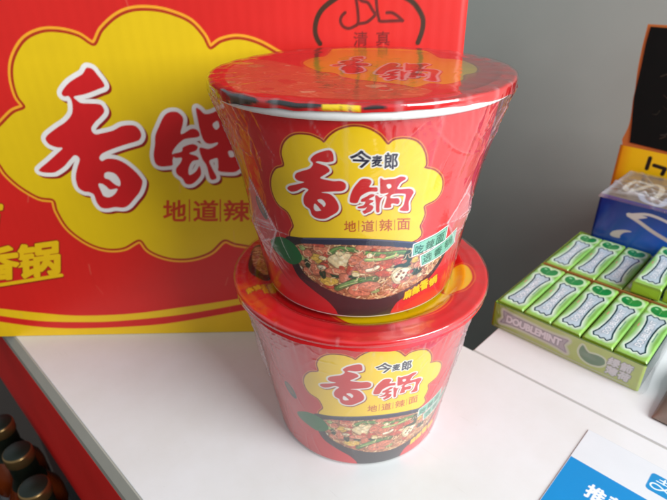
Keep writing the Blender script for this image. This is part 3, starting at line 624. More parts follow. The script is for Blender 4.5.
# ------------------------------------------------------------------ cardboard carton
def carton():
    t = TR
    cv = Canvas(-400, 70.5, 0, 300, .6, (212, 32, 26))
    def band(top, bot, col):
        P = list(top) + list(bot)[::-1]; cv.poly(P, col, smooth=False)
    X = [(x, z) for x, z in t['bs1']]
    e = lambda L: [(-405, L[0][1] + 3)] + list(map(tuple, catmull(L, False))) + [(80, L[-1][1] + 12)]
    band(e(t['bs1']), e(t['bs2']), (236, 190, 20)); band(e(t['bs3']), [(-405, -5), (80, -5)], (236, 190, 20))
    cv.poly(t['bcloud'], (244, 168, 40), grow=3.3); cv.poly(t['bcloud'], (176, 44, 16), grow=1.7); cv.poly(t['bcloud'], (228, 190, 12))
    glyph_paint(cv, [t['bx']], [t['bx_h1'], t['bx_h2']], 3.0, (1.4, -1.6))
    glyph_paint(cv, [t['bg1'], t['bg2'], t['bg3']], [t['bg3_h1'], t['bg3_h2']], 2.7, (1.3, -1.5))
    for g, k in (('地', 'q_bdi'), ('道', 'q_bdao'), ('辣', 'q_bla'), ('面', 'q_bmian')): cv.text(g, *t[k], (204, 60, 20), grow=.45)
    for k in '123': cv.stroke(t['bbar' + k], 1.0, (204, 60, 20))
    for g, k in (('锅', 'q_guo'), ('香', 'q_xiang')): cv.text(g, *t[k], (232, 186, 16), grow=1.35, outline=(150, 24, 10), ow=.9)
    BL, BR, TL = (np.array(q) for q in t['q_row1']); d = (BR - BL) / 3
    for n, g in enumerate('吃辣面'): cv.text(g, BL + d * n, BL + d * (n + .92), TL + d * n, (232, 186, 16), grow=1.35, outline=(150, 24, 10), ow=.9)
    cv.stroke([(x, z - .9) for x, z in t['bul']], 3.6, (150, 24, 10), smooth=False); cv.stroke(t['bul'], 3.0, (232, 186, 16), smooth=False)
    INK = (62, 34, 16)
    cv.stroke(t['harcL'][::-1] + t['harcT'][1:] + t['harcR'][1:], 3.1, INK)
    for k in ('h1', 'h2', 'h3', 'h4'): cv.stroke(t[k], 1.9, (96, 22, 18))
    cv.text('清', *t['q_qing'], (110, 18, 16), grow=.12); cv.text('真', *t['q_zhen'], (110, 18, 16), grow=.12)
    # scuffs: thin pale rubs in the ink
    r = random.Random(2)
    for _ in range(46):
        x, z = r.uniform(-330, 60), r.uniform(5, 270); L = r.uniform(3, 14); a = r.gauss(1.57, .3)
        cv.stroke([(x, z), (x + L * math.cos(a), z + L * math.sin(a))], .5, (236, 150, 120), alpha=r.uniform(.08, .3), soft=.6)
    cv.img = np.clip(cv.img, 0, 1)
    root = empty('cardboard_carton', (-165, 81.5, .3), 0, 'big red and yellow printed cardboard carton standing behind the cups', 'cardboard box')
    U, V = np.meshgrid(cv.u + 165, cv.v)
    dep = .35 * np.sin(U * .9) * 0 + .5 * np.sin(U * .012 + 1) * np.sin(V * .011)   # faint bulge
    rnd = np.clip((U - (70.5 + 165 - 5)) / 5, 0, 1)
    Y = dep + 2.6 * rnd ** 2
    P = np.stack([U, Y, V], -1)
    m, nt, b, N, L = mat('printed corrugated board')
    a = N('ShaderNodeAttribute'); a.attribute_name = 'Col'; L(a.outputs['Color'], b.inputs['Base Color'])
    tc = N('ShaderNodeTexCoord'); w = N('ShaderNodeTexWave'); w.bands_direction = 'X'; w.inputs['Scale'].default_value = 42; w.inputs['Distortion'].default_value = .8; w.inputs['Detail'].default_value = 2
    no = N('ShaderNodeTexNoise'); no.inputs['Scale'].default_value = 30; no.inputs['Detail'].default_value = 6
    L(tc.outputs['Object'], w.inputs['Vector']); L(tc.outputs['Object'], no.inputs['Vector'])
    ad = N('ShaderNodeMath'); ad.operation = 'ADD'; L(w.outputs['Fac'], ad.inputs[0]); L(no.outputs['Fac'], ad.inputs[1])
    bp = N('ShaderNodeBump'); bp.inputs['Strength'].default_value = .07; bp.inputs['Distance'].default_value = .0006; L(ad.outputs[0], bp.inputs['Height']); L(bp.outputs[0], b.inputs['Normal'])
    b.inputs['Roughness'].default_value = .42
    hs = N('ShaderNodeHueSaturation'); mr = N('ShaderNodeMapRange'); mr.inputs[3].default_value = .9; mr.inputs[4].default_value = 1.08
    L(no.outputs['Fac'], mr.inputs[0]); L(mr.outputs[0], hs.inputs['Value']); L(a.outputs['Color'], hs.inputs['Color']); L(hs.outputs[0], b.inputs['Base Color'])
    link('front_panel', grid_mesh('front_panel', P, cv.img), m, root)
    red = simple('red carton board', (206, 22, 26), .45, bump=.1); kraft = simple('kraft board', (170, 128, 84), .8, bump=.2)
    x0, x1, d = -235, 235.5, 210
    for nm, bb in (('side_panel', (x1 - 3, x1 - .4, 3, d, 0, 300)), ('side_panel', (x0, x0 + 3, .6, d, 0, 300)), ('back_panel', (x0, x1, d + .2, d + 3.2, 0, 300))):
        bm = bmesh.new(); box_bm(bm, *bb, bev=.5, seg=1); from_bm(nm, bm, red, root)
    bm = bmesh.new(); box_bm(bm, x0 + 3.2, x1 - 3.4, 1.5, d - .3, .2, 3, bev=0); from_bm('bottom_flap', bm, kraft, root)
    for y0, y1 in ((.4, 104), (105.5, d + 3)):
        bm = bmesh.new(); box_bm(bm, x0, x1 - .5, y0, y1, 300.3, 303.5, bev=.5, seg=1); from_bm('top_flap', bm, red, root)
    bm = bmesh.new(); box_bm(bm, x0 + 1, x1 - 1, 80, 130, 303.8, 304, bev=0); from_bm('packing_tape', bm, simple('brown packing tape', (190, 150, 90), .25), root)
carton()

# ------------------------------------------------------------------ counter, shelf, wall, floor
EZ = -math.pi / 4       # local x runs along the counter, local y across it
def laminate():
    m, nt, b, N, L = mat('white laminate'); tc = N('ShaderNodeTexCoord')
    n1 = N('ShaderNodeTexNoise'); n1.inputs['Scale'].default_value = 9; n1.inputs['Detail'].default_value = 8; n1.inputs['Roughness'].default_value = .65
    mp = N('ShaderNodeMapping'); mp.inputs['Scale'].default_value = (18, 420, 1); mp.inputs['Rotation'].default_value = (0, 0, .5)
    n2 = N('ShaderNodeTexNoise'); n2.inputs['Scale'].default_value = 1; n2.inputs['Detail'].default_value = 3
    n3 = N('ShaderNodeTexNoise'); n3.inputs['Scale'].default_value = 700; n3.inputs['Detail'].default_value = 2
    L(tc.outputs['Object'], n1.inputs['Vector']); L(tc.outputs['Object'], mp.inputs[0]); L(mp.outputs[0], n2.inputs['Vector']); L(tc.outputs['Object'], n3.inputs['Vector'])
    r1 = N('ShaderNodeMapRange'); r1.inputs[1].default_value = .35; r1.inputs[2].default_value = .7; L(n1.outputs['Fac'], r1.inputs[0])
    c1 = N('ShaderNodeMixRGB'); c1.inputs[1].default_value = (*lin((226, 227, 228)), 1); c1.inputs[2].default_value = (*lin((217, 216, 213)), 1); L(r1.outputs[0], c1.inputs[0])
    r2 = N('ShaderNodeMapRange'); r2.inputs[1].default_value = .70; r2.inputs[2].default_value = .76; r2.inputs[4].default_value = .35; L(n2.outputs['Fac'], r2.inputs[0])
    c2 = N('ShaderNodeMixRGB'); c2.inputs[2].default_value = (*lin((184, 182, 178)), 1); L(r2.outputs[0], c2.inputs[0]); L(c1.outputs[0], c2.inputs[1])
    r3 = N('ShaderNodeMapRange'); r3.inputs[1].default_value = .76; r3.inputs[2].default_value = .8; r3.inputs[4].default_value = .5; L(n3.outputs['Fac'], r3.inputs[0])
    c3 = N('ShaderNodeMixRGB'); c3.inputs[2].default_value = (*lin((120, 112, 104)), 1); L(r3.outputs[0], c3.inputs[0]); L(c2.outputs[0], c3.inputs[1]); L(c3.outputs[0], b.inputs['Base Color'])
    r4 = N('ShaderNodeMapRange'); r4.inputs[3].default_value = .26; r4.inputs[4].default_value = .44; L(n1.outputs['Fac'], r4.inputs[0]); L(r4.outputs[0], b.inputs['Roughness'])
    return m
M_lam = laminate()
M_edge = simple('grey edge band', (178, 176, 164), .5)
M_redp = simple('dark red lacquered board', (226, 16, 8), .55, nscale=12, namp=.15)
ct = empty('shop_counter', (0, 0, 0), EZ, 'white laminate counter with grey edge and red side board, under the cups', 'counter')
def eb(name, mt, par, *bb, bev=.6):
    bm = bmesh.new(); box_bm(bm, *bb, bev=bev, seg=2); return from_bm(name, bm, mt, par)
eb('tabletop', M_lam, ct, -620, 520, -145.2, 103.2, -18, 0, bev=.7)
eb('seam_strip', simple('grey seam filler', (176, 176, 172), .6), ct, 29.5, 520, 103.3, 105.2, -14, -.5, bev=.1)
bm = bmesh.new(); prof_ = [(-145.3, -.1), (-146.2, -.5), (-150.4, -8.6), (-150.4, -17.4), (-145.3, -17.4)]
qa = [bm.verts.new((-620, y, z)) for y, z in prof_]; qb = [bm.verts.new((520, y, z)) for y, z in prof_]
bm.faces.new(qa); bm.faces.new(qb[::-1])
for i in range(5): bm.faces.new((qa[i], qb[i], qb[(i + 1) % 5], qa[(i + 1) % 5]))
from_bm('edge_band', bm, M_edge, ct)
eb('side_board', M_redp, ct, -620, 520, -150.6, -137, -166, -17.8, bev=.8)
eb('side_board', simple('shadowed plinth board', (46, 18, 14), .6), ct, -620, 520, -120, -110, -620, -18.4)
sh = empty('side_shelf', (0, 0, 0), EZ, 'white laminate shelf beside the counter, holding the gum tray and blue box', 'shelf')
eb('shelf_board', M_lam, sh, 29.5, 900, 105.4, 564.5, -18, -.3, bev=.7)
eb('light_block_panel', M_edge, sh, 34, 50, 110, 564, -690, -18.3)  # unseen panel added under the shelf to keep the lower wall dark
# wall and floor
def plane(name, pts, mt, kind):
    bm = bmesh.new(); bm.faces.new([bm.verts.new(p) for p in pts]); o = from_bm(name, bm, mt); tag(o, kind=kind); return o
M_wall = simple('grey painted wall', (170, 177, 169), .55, nscale=14, namp=.05, bump=.25)
e = lambda a, b, z: ((a + b) / R2, (b - a) / R2, z)
WE = 565
plane('wall', [e(-2600, WE, -700), e(2600, WE, -700), e(2600, WE, 1500), e(-2600, WE, 1500)], M_wall, 'structure')
plane('floor', [(-3500, -3500, -700), (3500, -3500, -700), (3500, 3500, -700), (-3500, 3500, -700)], simple('dark brown floor', (62, 48, 38), .6, nscale=6, namp=.2), 'structure')

# ------------------------------------------------------------------ chewing gum tray and packs
PW, PL, PH = 22.8, 82.0, 11.6
LIME = (140, 196, 30)
def gum_art():
    cv = Canvas(0, PW, 0, PL, .22, (128, 188, 28))
    U, V = np.meshgrid(cv.u, cv.v)
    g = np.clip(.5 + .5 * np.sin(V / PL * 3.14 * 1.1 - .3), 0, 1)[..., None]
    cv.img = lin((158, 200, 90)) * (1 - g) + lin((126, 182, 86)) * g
    pl = [(2.6, 10.5), (4.6, 6.6), (8, 8.2), (10.9, 6.2), (13.6, 8.2), (17.0, 6.0), (19.4, 10.2), (17.4, 17), (16.4, 26), (16.2, 36), (16.8, 46), (18.2, 53), (20.2, 57.5), (17.6, 61.6), (14.0, 59.8), (11.6, 61.8), (9, 60), (5.4, 62.2), (3.4, 58), (5.4, 53), (6.4, 46), (6.8, 36), (6.2, 26), (5.0, 17)]
    heart = [(11.0, 65.5), (6.0, 68.0), (4.4, 72.0), (6.4, 75.8), (9.6, 76.2), (11.6, 74.2), (14.0, 76.4), (17.2, 75.2), (18.4, 71.6), (16.2, 67.6)]
    pl = [(11.4 + (x - 11.4) * .8, y) for x, y in pl]
    heart = [(11.3 + (x - 11.3) * 1.12, 70.8 + (y - 70.8) * 1.3) for x, y in heart]
    cv.poly(pl, (200, 230, 196), grow=3.0, soft=2.8); cv.poly(heart, (196, 228, 180), grow=2.2, soft=1.6)
    cv.poly(pl, (228, 240, 226), grow=1.5, smooth=False); cv.poly(pl, (16, 62, 66), grow=.85, smooth=False); cv.poly(pl, (184, 202, 212), grow=-.5, smooth=False)
    cv.poly(heart, (26, 132, 62)); cv.ell(7.4, 74.2, 1.3, 1.1, (150, 214, 160), alpha=.8)
    cv.stroke([(11.2, 67), (11.4, 73.5)], .3, (120, 190, 120))
    cv.text('DOUBLEMINT', (13.6, 14), (13.6, 55), (9.2, 14), (236, 242, 246), grow=.22, outline=(84, 108, 124), ow=.3)
    cv.stroke([(3.3, 40), (3.3, 45)], .7, (220, 120, 120)); cv.stroke([(17.9, 26), (17.9, 40)], .6, (70, 120, 110))
    cv.img = np.clip(cv.img, 0, 1); return cv
gcv = gum_art()
def gum_body():
    U, V = np.meshgrid(gcv.u, gcv.v)
    dx = np.minimum(U, PW - U); dy = np.minimum(V, PL - V)
    Z = PH - 1.3 * np.clip(1 - dx / 1.8, 0, 1) ** 2 - .9 * np.clip(1 - dy / 1.5, 0, 1) ** 2 + .18 * np.sin(V * .35) * np.sin(U * .4)
    P = np.stack([U * (PW - .7) / PW + .35, V * (PL - .6) / PL + .3, Z], -1)
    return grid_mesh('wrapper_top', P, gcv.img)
g_top = gum_body()
M_gum = printed('glossy gum wrapper', .22, .2, 120, coat=.5)
M_lime = simple('lime wrapper side', (138, 172, 44), .3, coat=.3, nscale=90, bump=.2)
M_foil = simple('folded wrapper end', (150, 190, 40), .35, bump=.3, nscale=200)
g_group = 'green chewing gum packs in the display tray'
gr = empty('gum_pack', (0, 0, 0), EZ, 'x', 'gum pack', g_group)
link('wrapper_top', g_top, M_gum, gr)
bm = bmesh.new(); box_bm(bm, .35, PW - .35, .3, PL - .3, 0, PH - 1.25, bev=.5); g_side = from_bm('wrapper_side', bm, M_lime, gr)
def end_piece(yy, sg):
    bm = bmesh.new(); q = [bm.verts.new((x, yy, z)) for x, z in ((1.5, 1), (PW - 1.5, 1), (PW - 1.5, PH - 3), (1.5, PH - 3))]
    c = bm.verts.new((PW / 2, yy + sg * .25, PH / 2 - .6))
    for i in range(4): bm.faces.new((q[i], q[(i + 1) % 4], c))
    return from_bm('folded_end', bm, M_foil, gr)
end_piece(.2, -1); end_piece(PL - .2, 1)
def place(src, loc, label, rz=EZ, tilt=0):
    c = src.copy(); COL.objects.link(c); c.location = [q * S for q in loc]; c.rotation_euler = (tilt, 0, rz); c['label'] = label
    for ch in src.children:
        d = ch.copy(); COL.objects.link(d); d.parent = c
    return c
def elo(a, b, z): return ((a + b) / R2, (b - a) / R2, z)
Z0 = 12.6
ords = ['leftmost', 'second from left', 'middle', 'fourth from left', 'fifth from left']
first = True; placed = []
rr = random.Random(3)
for row in range(2):
    for k in range(6 if row == 0 else 5):
        e1 = 23.6 + 23.1 * k + rr.uniform(-.2, .2); e2 = (147.5 if row == 0 else 234.2) + rr.uniform(-.5, .5)
        nm = (['leftmost', 'second from the left', 'third from the left', 'fourth from the left', 'fifth from the left', 'rightmost'][k])
        if k == 5: continue
        lab = 'green gum pack, %s in the front row of the tray' % nm if row == 0 else ('green gum pack, %s in the back row' % nm + (', beside the raised packs' if k == 3 else ', under another pack' if k == 4 else ''))
        loc = elo(e1, e2, Z0 + rr.uniform(-.1, .2)); rz = EZ + rr.uniform(-.011, .011)
        if first:
            gr.location = [q * S for q in loc]; gr.rotation_euler = (0, 0, rz); gr['label'] = lab; first = False
        else: place(gr, loc, lab, rz)
place(gr, elo(98.3, 233.0, Z0 + PH + .4), 'green gum pack lying on top of the back row, left one of two', EZ + .01)
place(gr, elo(122.2, 235.0, Z0 + PH + .4), 'green gum pack lying on top of the back row, right one of two', EZ - .008)
# tray: printed front, sides, floor and the layer of stock under the visible packs
tr = empty('gum_tray', elo(22.5, 143.6, .1), EZ, 'pale green printed display tray full of gum packs, on the white shelf', 'display tray')
TW, TH = 116.8, 24.0
def tray_front():
    cv = Canvas(0, TW, 0, TH, .3, (158, 184, 72))
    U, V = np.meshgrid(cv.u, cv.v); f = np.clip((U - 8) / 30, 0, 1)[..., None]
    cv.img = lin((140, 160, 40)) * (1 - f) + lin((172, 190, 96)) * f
    bow = [(9, 18.6), (14, 18.0), (22, 17.4), (45, 16.4), (56, 17.0), (63.5, 17.6), (61, 12), (64, 6), (56, 7.4), (46, 8), (24, 8.2), (13, 7.2), (7.6, 6.4), (10.4, 12)]
    cv.poly(bow, (196, 202, 176), grow=2.4, soft=1.5); cv.poly(bow, (186, 180, 182), grow=.6); cv.poly(bow, (130, 124, 128), grow=.1, smooth=False); cv.poly(bow, (170, 162, 168), grow=-.5, smooth=False)
    cv.text('DOUBLEMINT', (13, 9.3), (58.5, 9.3), (13, 15.6), (222, 216, 222), grow=.5, outline=(110, 104, 112), ow=.45)
    leaf = [(74, 19.0), (72.4, 13.0), (75, 8), (81, 5.6), (88, 7), (91.5, 11), (90, 14.8), (85, 15.6), (80, 14.6), (77, 16)]
    cv.poly(leaf, (196, 208, 176), grow=1.5); cv.poly(leaf, (92, 128, 92))
    for g, q in zip('绿箭薄荷', ((93, 12.0), (101.5, 12.0), (93, 4.0), (101.5, 4.0))):
        cv.text(g, q, (q[0] + 7.4, q[1]), (q[0] + .6, q[1] + 7), (206, 206, 208), grow=.35, outline=(128, 134, 120), ow=.55)
    cv.stroke([(4, 1.6), (110, 1.6)], 1.0, (190, 186, 190), alpha=.6); cv.stroke([(0, TH - .5), (TW, TH - .5)], .9, (70, 116, 14))
    cv.img = np.clip(cv.img, 0, 1)
    U, V = np.meshgrid(cv.u, cv.v)
    ed = np.clip(1 - np.minimum(U, TW - U) / 2.0, 0, 1)
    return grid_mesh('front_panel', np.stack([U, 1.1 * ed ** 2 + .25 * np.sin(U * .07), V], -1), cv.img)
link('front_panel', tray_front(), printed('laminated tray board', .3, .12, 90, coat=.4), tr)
eb('side_panel', simple('shade-toned tray side', (44, 66, 58), .3, coat=.4), tr, TW - 1.3, TW - .1, 1.4, 178, 0, 22.5, bev=.2)  # right side coloured dark to stand for its shade
eb('side_panel', M_lime, tr, 0, 1.0, 1.4, 178, 0, 22.5, bev=.2)
eb('back_panel', M_lime, tr, 1.2, TW - 1.5, 177, 178, 0, 22.5, bev=.2)
eb('divider', simple('brown card divider', (168, 110, 50), .7), tr, 1.2, TW - 1.5, 88.3, 89.5, 0, 23.6, bev=.1)
eb('tray_floor', M_lime, tr, 1.2, TW - 1.5, 1.8, 176.8, .1, 12.2, bev=.2)
# loose clear wrap round the tray front and its right end
def wrap_strip():
    nu, nv = 220, 40
    path = [(3, -.7), (8, -.9), (14, -1.0), (40, -1.0), (80, -1.1), (TW - 2, -1.4), (TW + 2.6, -.4), (TW + 4.2, 8), (TW + 2.2, 30), (TW + 1.2, 70)]
    C = catmull(path, False, 25); q = np.linspace(0, len(C) - 1, nu); i = np.clip(q.astype(int), 0, len(C) - 2); f = (q - i)[:, None]
    C = C[i] * (1 - f) + C[i + 1] * f
    V = np.linspace(.3, TH + .8, nv); P = np.zeros((nv, nu, 3)); P[..., 0] = C[:, 0]; P[..., 1] = C[:, 1]; P[..., 2] = V[:, None]
    r = np.random.default_rng(4); s_ = np.arange(nu)[None] * .6; w = .35 * np.sin(s_ * .5 + V[:, None] * .3) + .3 * np.sin(s_ * .21 - V[:, None] * .5 + 2)
    P[..., 1] -= np.abs(w) * .8
    hz = .3 * np.clip(w - .3, 0, 1) + .04
    return grid_mesh('clear_wrap', P, haze=np.clip(hz + 0 * P[..., 0], 0, .5))
link('clear_wrap', wrap_strip(), film('loose clear wrap', rough=.12, fac=.9, base_haze=.0, bscale=70), tr)

# ------------------------------------------------------------------ blue box
def blue_box():
    t = TR; W, D, H = 150, 82, 69.5; x0 = 33.2
    root = empty('blue_box', elo(x0, 318.4, .1), EZ, 'blue box with white swooshes under clouded wrap, standing behind the gum', 'box')
    cv = Canvas(0, W, 0, H, .4, (14, 32, 96)); sh_ = lambda k: [(a - x0, b) for a, b in t[k]]
    U, V = np.meshgrid(cv.u, cv.v)
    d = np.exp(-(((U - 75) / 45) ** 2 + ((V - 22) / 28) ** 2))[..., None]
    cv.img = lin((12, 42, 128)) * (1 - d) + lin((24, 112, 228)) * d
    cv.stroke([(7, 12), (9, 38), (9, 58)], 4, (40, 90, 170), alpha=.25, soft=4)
    cv.poly(sh_('bb_s3'), (190, 192, 190)); cv.stroke(sh_('bb_s1'), 2.6, (206, 204, 200)); cv.stroke(sh_('bb_s2'), 3.4, (200, 196, 190))
    cv.poly([(sh_('bb_s1')[0][0] + a, sh_('bb_s1')[0][1] + b) for a, b in ((-1.5, -1), (0, 2.0), (16, 2.4), (8, -2), (4, -3))], (206, 204, 200))
    cv.stroke([(32, 16), (44, 20.5), (58, 20), (74, 12)], 2.2, (206, 206, 204))
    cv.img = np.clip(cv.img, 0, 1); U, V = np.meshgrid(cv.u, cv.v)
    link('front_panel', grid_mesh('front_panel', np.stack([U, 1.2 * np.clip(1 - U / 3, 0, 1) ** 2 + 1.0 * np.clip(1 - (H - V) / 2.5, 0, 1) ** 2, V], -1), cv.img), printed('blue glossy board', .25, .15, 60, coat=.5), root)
    c2 = Canvas(0, W, 0, D, .5, (96, 88, 92)); st = lambda k: [(a - x0, b - 318.4) for a, b in t[k]]
    c2.poly([(5, 4), (80, 6), (78, 60), (8, 70)], (120, 100, 78), soft=6); c2.noise(.1, 9, 3)
    c2.stroke(st('bb_t3'), 10, (176, 178, 190), soft=3)
    c2.stroke(st('bb_t1'), 5.0, (214, 204, 184)); c2.stroke(st('bb_t2'), 5.5, (196, 202, 220), soft=1.0)
    c2.text('S', (62, 40), (78, 40), (62, 66), (150, 150, 156)) if False else None
    c2.img = np.clip(c2.img, 0, 1); U, V = np.meshgrid(c2.u, c2.v)
    link('top_panel', grid_mesh('top_panel', np.stack([U, V + .8, H + .05 + 0 * U + .8 * np.sin(U * .06) * np.sin(V * .05)], -1), c2.img), printed('clouded box top', .3, .3, 50, coat=.5), root)
    b_ = simple('dark blue board', (12, 24, 66), .35)
    eb('side_panel', b_, root, .1, 1.2, 1.4, D, 0, H - .8, bev=.2); eb('side_panel', b_, root, W - 1.2, W - .1, 1.2, D, 0, H - .8, bev=.2)
    eb('back_panel', b_, root, 1.3, W - 1.3, D - 1.2, D - .1, 0, H - .8, bev=.2)
    # crumpled film over the box top
    nu, nv = 160, 100; U, V = np.meshgrid(np.linspace(-1.2, W + 1, nu), np.linspace(-1.6, D + 1.5, nv)); Z = np.zeros_like(U); hz = np.zeros_like(U); r = np.random.default_rng(8)
    for _ in range(26):
        a = r.uniform(0, 3.14); x, y = r.uniform(0, 110), r.uniform(0, D); n = (U - x) * math.cos(a) + (V - y) * math.sin(a); s_ = -(U - x) * math.sin(a) + (V - y) * math.cos(a)
        g = np.exp(-(n / 1.5) ** 2) * np.exp(-(s_ / 22) ** 4); Z += 1.3 * g; hz += .22 * g
    ed = np.clip(1 - np.minimum(np.minimum(U + 1.2, W + 1 - U), np.minimum(V + 1.6, D + 1.5 - V)) / 2.5, 0, 1)
    hz += .45 * np.clip(1 - (U + 1) / 9, 0, 1)
    me = grid_mesh('clear_wrap', np.stack([U, V, H + 1.6 + Z - 4.5 * ed ** 2], -1), haze=np.clip(hz, 0, .6))
    link('clear_wrap', me, film('crumpled box film', rough=.15, base_haze=.1, bscale=50), root)
blue_box()

# ------------------------------------------------------------------ yellow and black display carton behind
def yellow_box():
    t = TR; x0 = 14.; yo = dict(zip(range(13), t['yb_out']))
    root = empty('display_carton', elo(x0, 412, .1), EZ, 'yellow display carton with black header card, standing behind the blue box', 'display box')
    W, H = 150, 92.5
    cv = Canvas(0, W, 0, H, .5, (238, 170, 6)); m = lambda k: [(a - x0, b) for a, b in t[k]]
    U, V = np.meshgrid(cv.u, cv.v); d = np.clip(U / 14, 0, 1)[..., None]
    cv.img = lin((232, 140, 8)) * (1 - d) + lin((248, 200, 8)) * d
    cv.stroke(m('yb_m1'), 4.2, (20, 14, 10)); cv.stroke(m('yb_m2'), 4.2, (20, 14, 10), smooth=False)
    U, V = np.meshgrid(cv.u, cv.v)
    top = H - .02 * U
    link('front_panel', grid_mesh('front_panel', np.stack([U, 1.5 * np.clip(1 - U / 4, 0, 1) ** 2, V * top / H], -1), np.clip(cv.img, 0, 1)), printed('yellow board', .45, .05, 60), root)
    yb = simple('orange board side', (214, 120, 10), .5)
    eb('side_panel', yb, root, .1, 1.2, 1.7, 70, 0, H - 1, bev=.2); eb('side_panel', yb, root, W - 1.2, W, 1, 70, 0, H - 4, bev=.2); eb('back_panel', yb, root, 1.3, W - 1.3, 69, 70, 0, H - 4, bev=.2)
    # header card: die-cut outline with real thickness, orange border and black face
    o = [t['yb_out'][i] for i in (0, 2, 3, 4, 5, 6, 7)]; outl = [(a - x0 - .0, b) for a, b in o]
    outl = catmull(outl[1:], False, 4).tolist(); outl = [(-3.7 + 0, 214.0)] + [p for p in outl]
    outl = outl + [(3, 88), (W - 4, 84), (W - 4, 214)]
    inner = [(a - x0, b) for a, b in t['yb_blk']]; inner = catmull(inner, False, 4).tolist() + [(W - 9, 88.5), (W - 9, 210)]
    def slab(P, y0, y1, nm, mt):
        bm = bmesh.new(); a = [bm.verts.new((x, y0, z)) for x, z in P]; b = [bm.verts.new((x, y1, z)) for x, z in P]
        bm.faces.new(a); bm.faces.new(b[::-1])
        for i in range(len(P)): bm.faces.new((a[i], b[i], b[(i + 1) % len(P)], a[(i + 1) % len(P)]))
        return from_bm(nm, bm, mt, root)
    slab(outl, 3.0, 5.5, 'header_card', simple('orange card edge', (196, 112, 48), .6))
    hp = slab(inner, 2.2, 2.8, 'black_panel', simple('black card face', (10, 12, 10), .8, spec=.2))
    cf = Canvas(6, 62, 96, 208, .5, (10, 12, 10)); rf = random.Random(6)
    for _ in range(34):
        x, z, q = rf.uniform(16, 60), rf.uniform(100, 204), rf.uniform(3, 9)
        cf.stroke([(x, z), (x + q, z + rf.uniform(-4, 4)), (x + q * 1.4, z + rf.uniform(2, 9))], rf.uniform(.6, 2), rf.choice([(34, 44, 30), (44, 38, 22), (26, 34, 28)]))
    U, V = np.meshgrid(cf.u, cf.v); km = (cf.img.sum(-1) > lin((10, 12, 10)).sum() * 1.5)
    link('printed_pattern', grid_mesh('printed_pattern', np.stack([U, 2.07 + 0 * U, V], -1), cf.img, mask=km), printed('dark ink pattern', .45, .02), root)
    # pale printed curls near the top right of the face
    cu = Canvas(30, 60, 165, 218, .4, (14, 16, 14))
    cu.stroke([(46, 208), (42, 206), (41, 202), (43, 198), (47, 197)], 1.6, (120, 130, 128)); cu.stroke([(44, 188), (46, 186), (48, 188)], 3, (150, 156, 150))
    cu.stroke([(44, 176), (47, 178), (50, 176)], 1.2, (60, 64, 60))
    U, V = np.meshgrid(cu.u, cu.v); keepm = (cu.img.sum(-1) > lin((14, 16, 14)).sum() * 1.3)
    link('printed_mark', grid_mesh('printed_mark', np.stack([U, 1.95 + 0 * U, V], -1), cu.img, mask=keepm), printed('pale ink', .5, .02), root)
    slab([(28.5, 216), (31, 240), (60, 244), (60, 216)], 6.0, 14, 'stock_pack', simple('dark green pack', (34, 46, 30), .4))
yellow_box()

# ------------------------------------------------------------------ payment card
def pay_card():
    t = TR; a0, b1 = 127.9, 84.8; W, Hh = 150, 130
    root = empty('payment_card', elo(a0, b1 - Hh, .25), EZ, 'white and blue printed payment card lying on the counter corner', 'sign card')
    cv = Canvas(0, W, 0, Hh, .35, (222, 226, 230)); m = lambda p: (p[0] - a0, p[1] - (b1 - Hh))
    yb = 56.2 - (b1 - Hh)
    cv.poly([(.0, -1), (W + 1, -1), (W + 1, yb), (.0, yb)], (0, 136, 204), smooth=False)
    def sq(x, y, w, h, r, c):
        P = []
        for cx, cy, a in ((x + w - r, y + h - r, 0), (x + r, y + h - r, 90), (x + r, y + r, 180), (x + w - r, y + r, 270)):
            P += [(cx + r * math.cos((a + k) * D2R), cy + r * math.sin((a + k) * D2R)) for k in (0, 30, 60, 90)]
        cv.poly(P, c, smooth=False)
    lx, ly = m(t['logo'][1]); lx += .1
    sq(lx, ly - 1.8, 14.5, 14.5, 2.2, (10, 138, 200))
    L = (232, 244, 250); ox, oy = lx + 1.2, ly + .2
    cv.stroke([(ox + 4.0, oy + 9.6), (ox + 8.6, oy + 9.6)], .8, L, False); cv.stroke([(ox + 6.3, oy + 11.2), (ox + 6.3, oy + 7.4)], .9, L, False)
    cv.stroke([(ox + 2.6, oy + 7.5), (ox + 10.2, oy + 7.5)], .7, L, False)
    cv.stroke([(ox + 9.6, oy + 6.4), (ox + 7.4, oy + 3.2), (ox + 3.8, oy + 1.0), (ox + .9, oy + 2.0), (ox + 1.2, oy + 4.4), (ox + 4.2, oy + 5.0), (ox + 8.4, oy + 3.2), (ox + 12.6, oy + .8)], .9, L)
    for k, g in enumerate('支付宝'):
        x = lx + 17.5 + 12.5 * k; cv.text(g, (x, ly - 1), (x + 11.2, ly - 1), (x, ly + 11), (10, 130, 196), grow=.35)
    q = [np.array(m(p)) for p in t['q_tui']]; w = (q[1] - q[0]); w = np.array([9.6, 0.]); h = np.array([0., 10.6]); b0 = q[0] + np.array([-.6, -.2])
    for k, g in enumerate('推荐使用'):
        b = b0 + np.array([11.6 * k, 0]); cv.text(g, b, b + w, b + h, (236, 242, 246), grow=.4)
    cv.img = np.clip(cv.img, 0, 1); U, V = np.meshgrid(cv.u, cv.v)
    link('printed_sheet', grid_mesh('printed_sheet', np.stack([U, V, .38 + 0 * U], -1), cv.img), printed('card print', .3, .02, 40, coat=.6), root)
    eb('card_board', simple('clear acrylic edge', (206, 212, 216), .2), root, -.25, W + .2, -.2, Hh + .25, 0, .35, bev=.1)
pay_card()

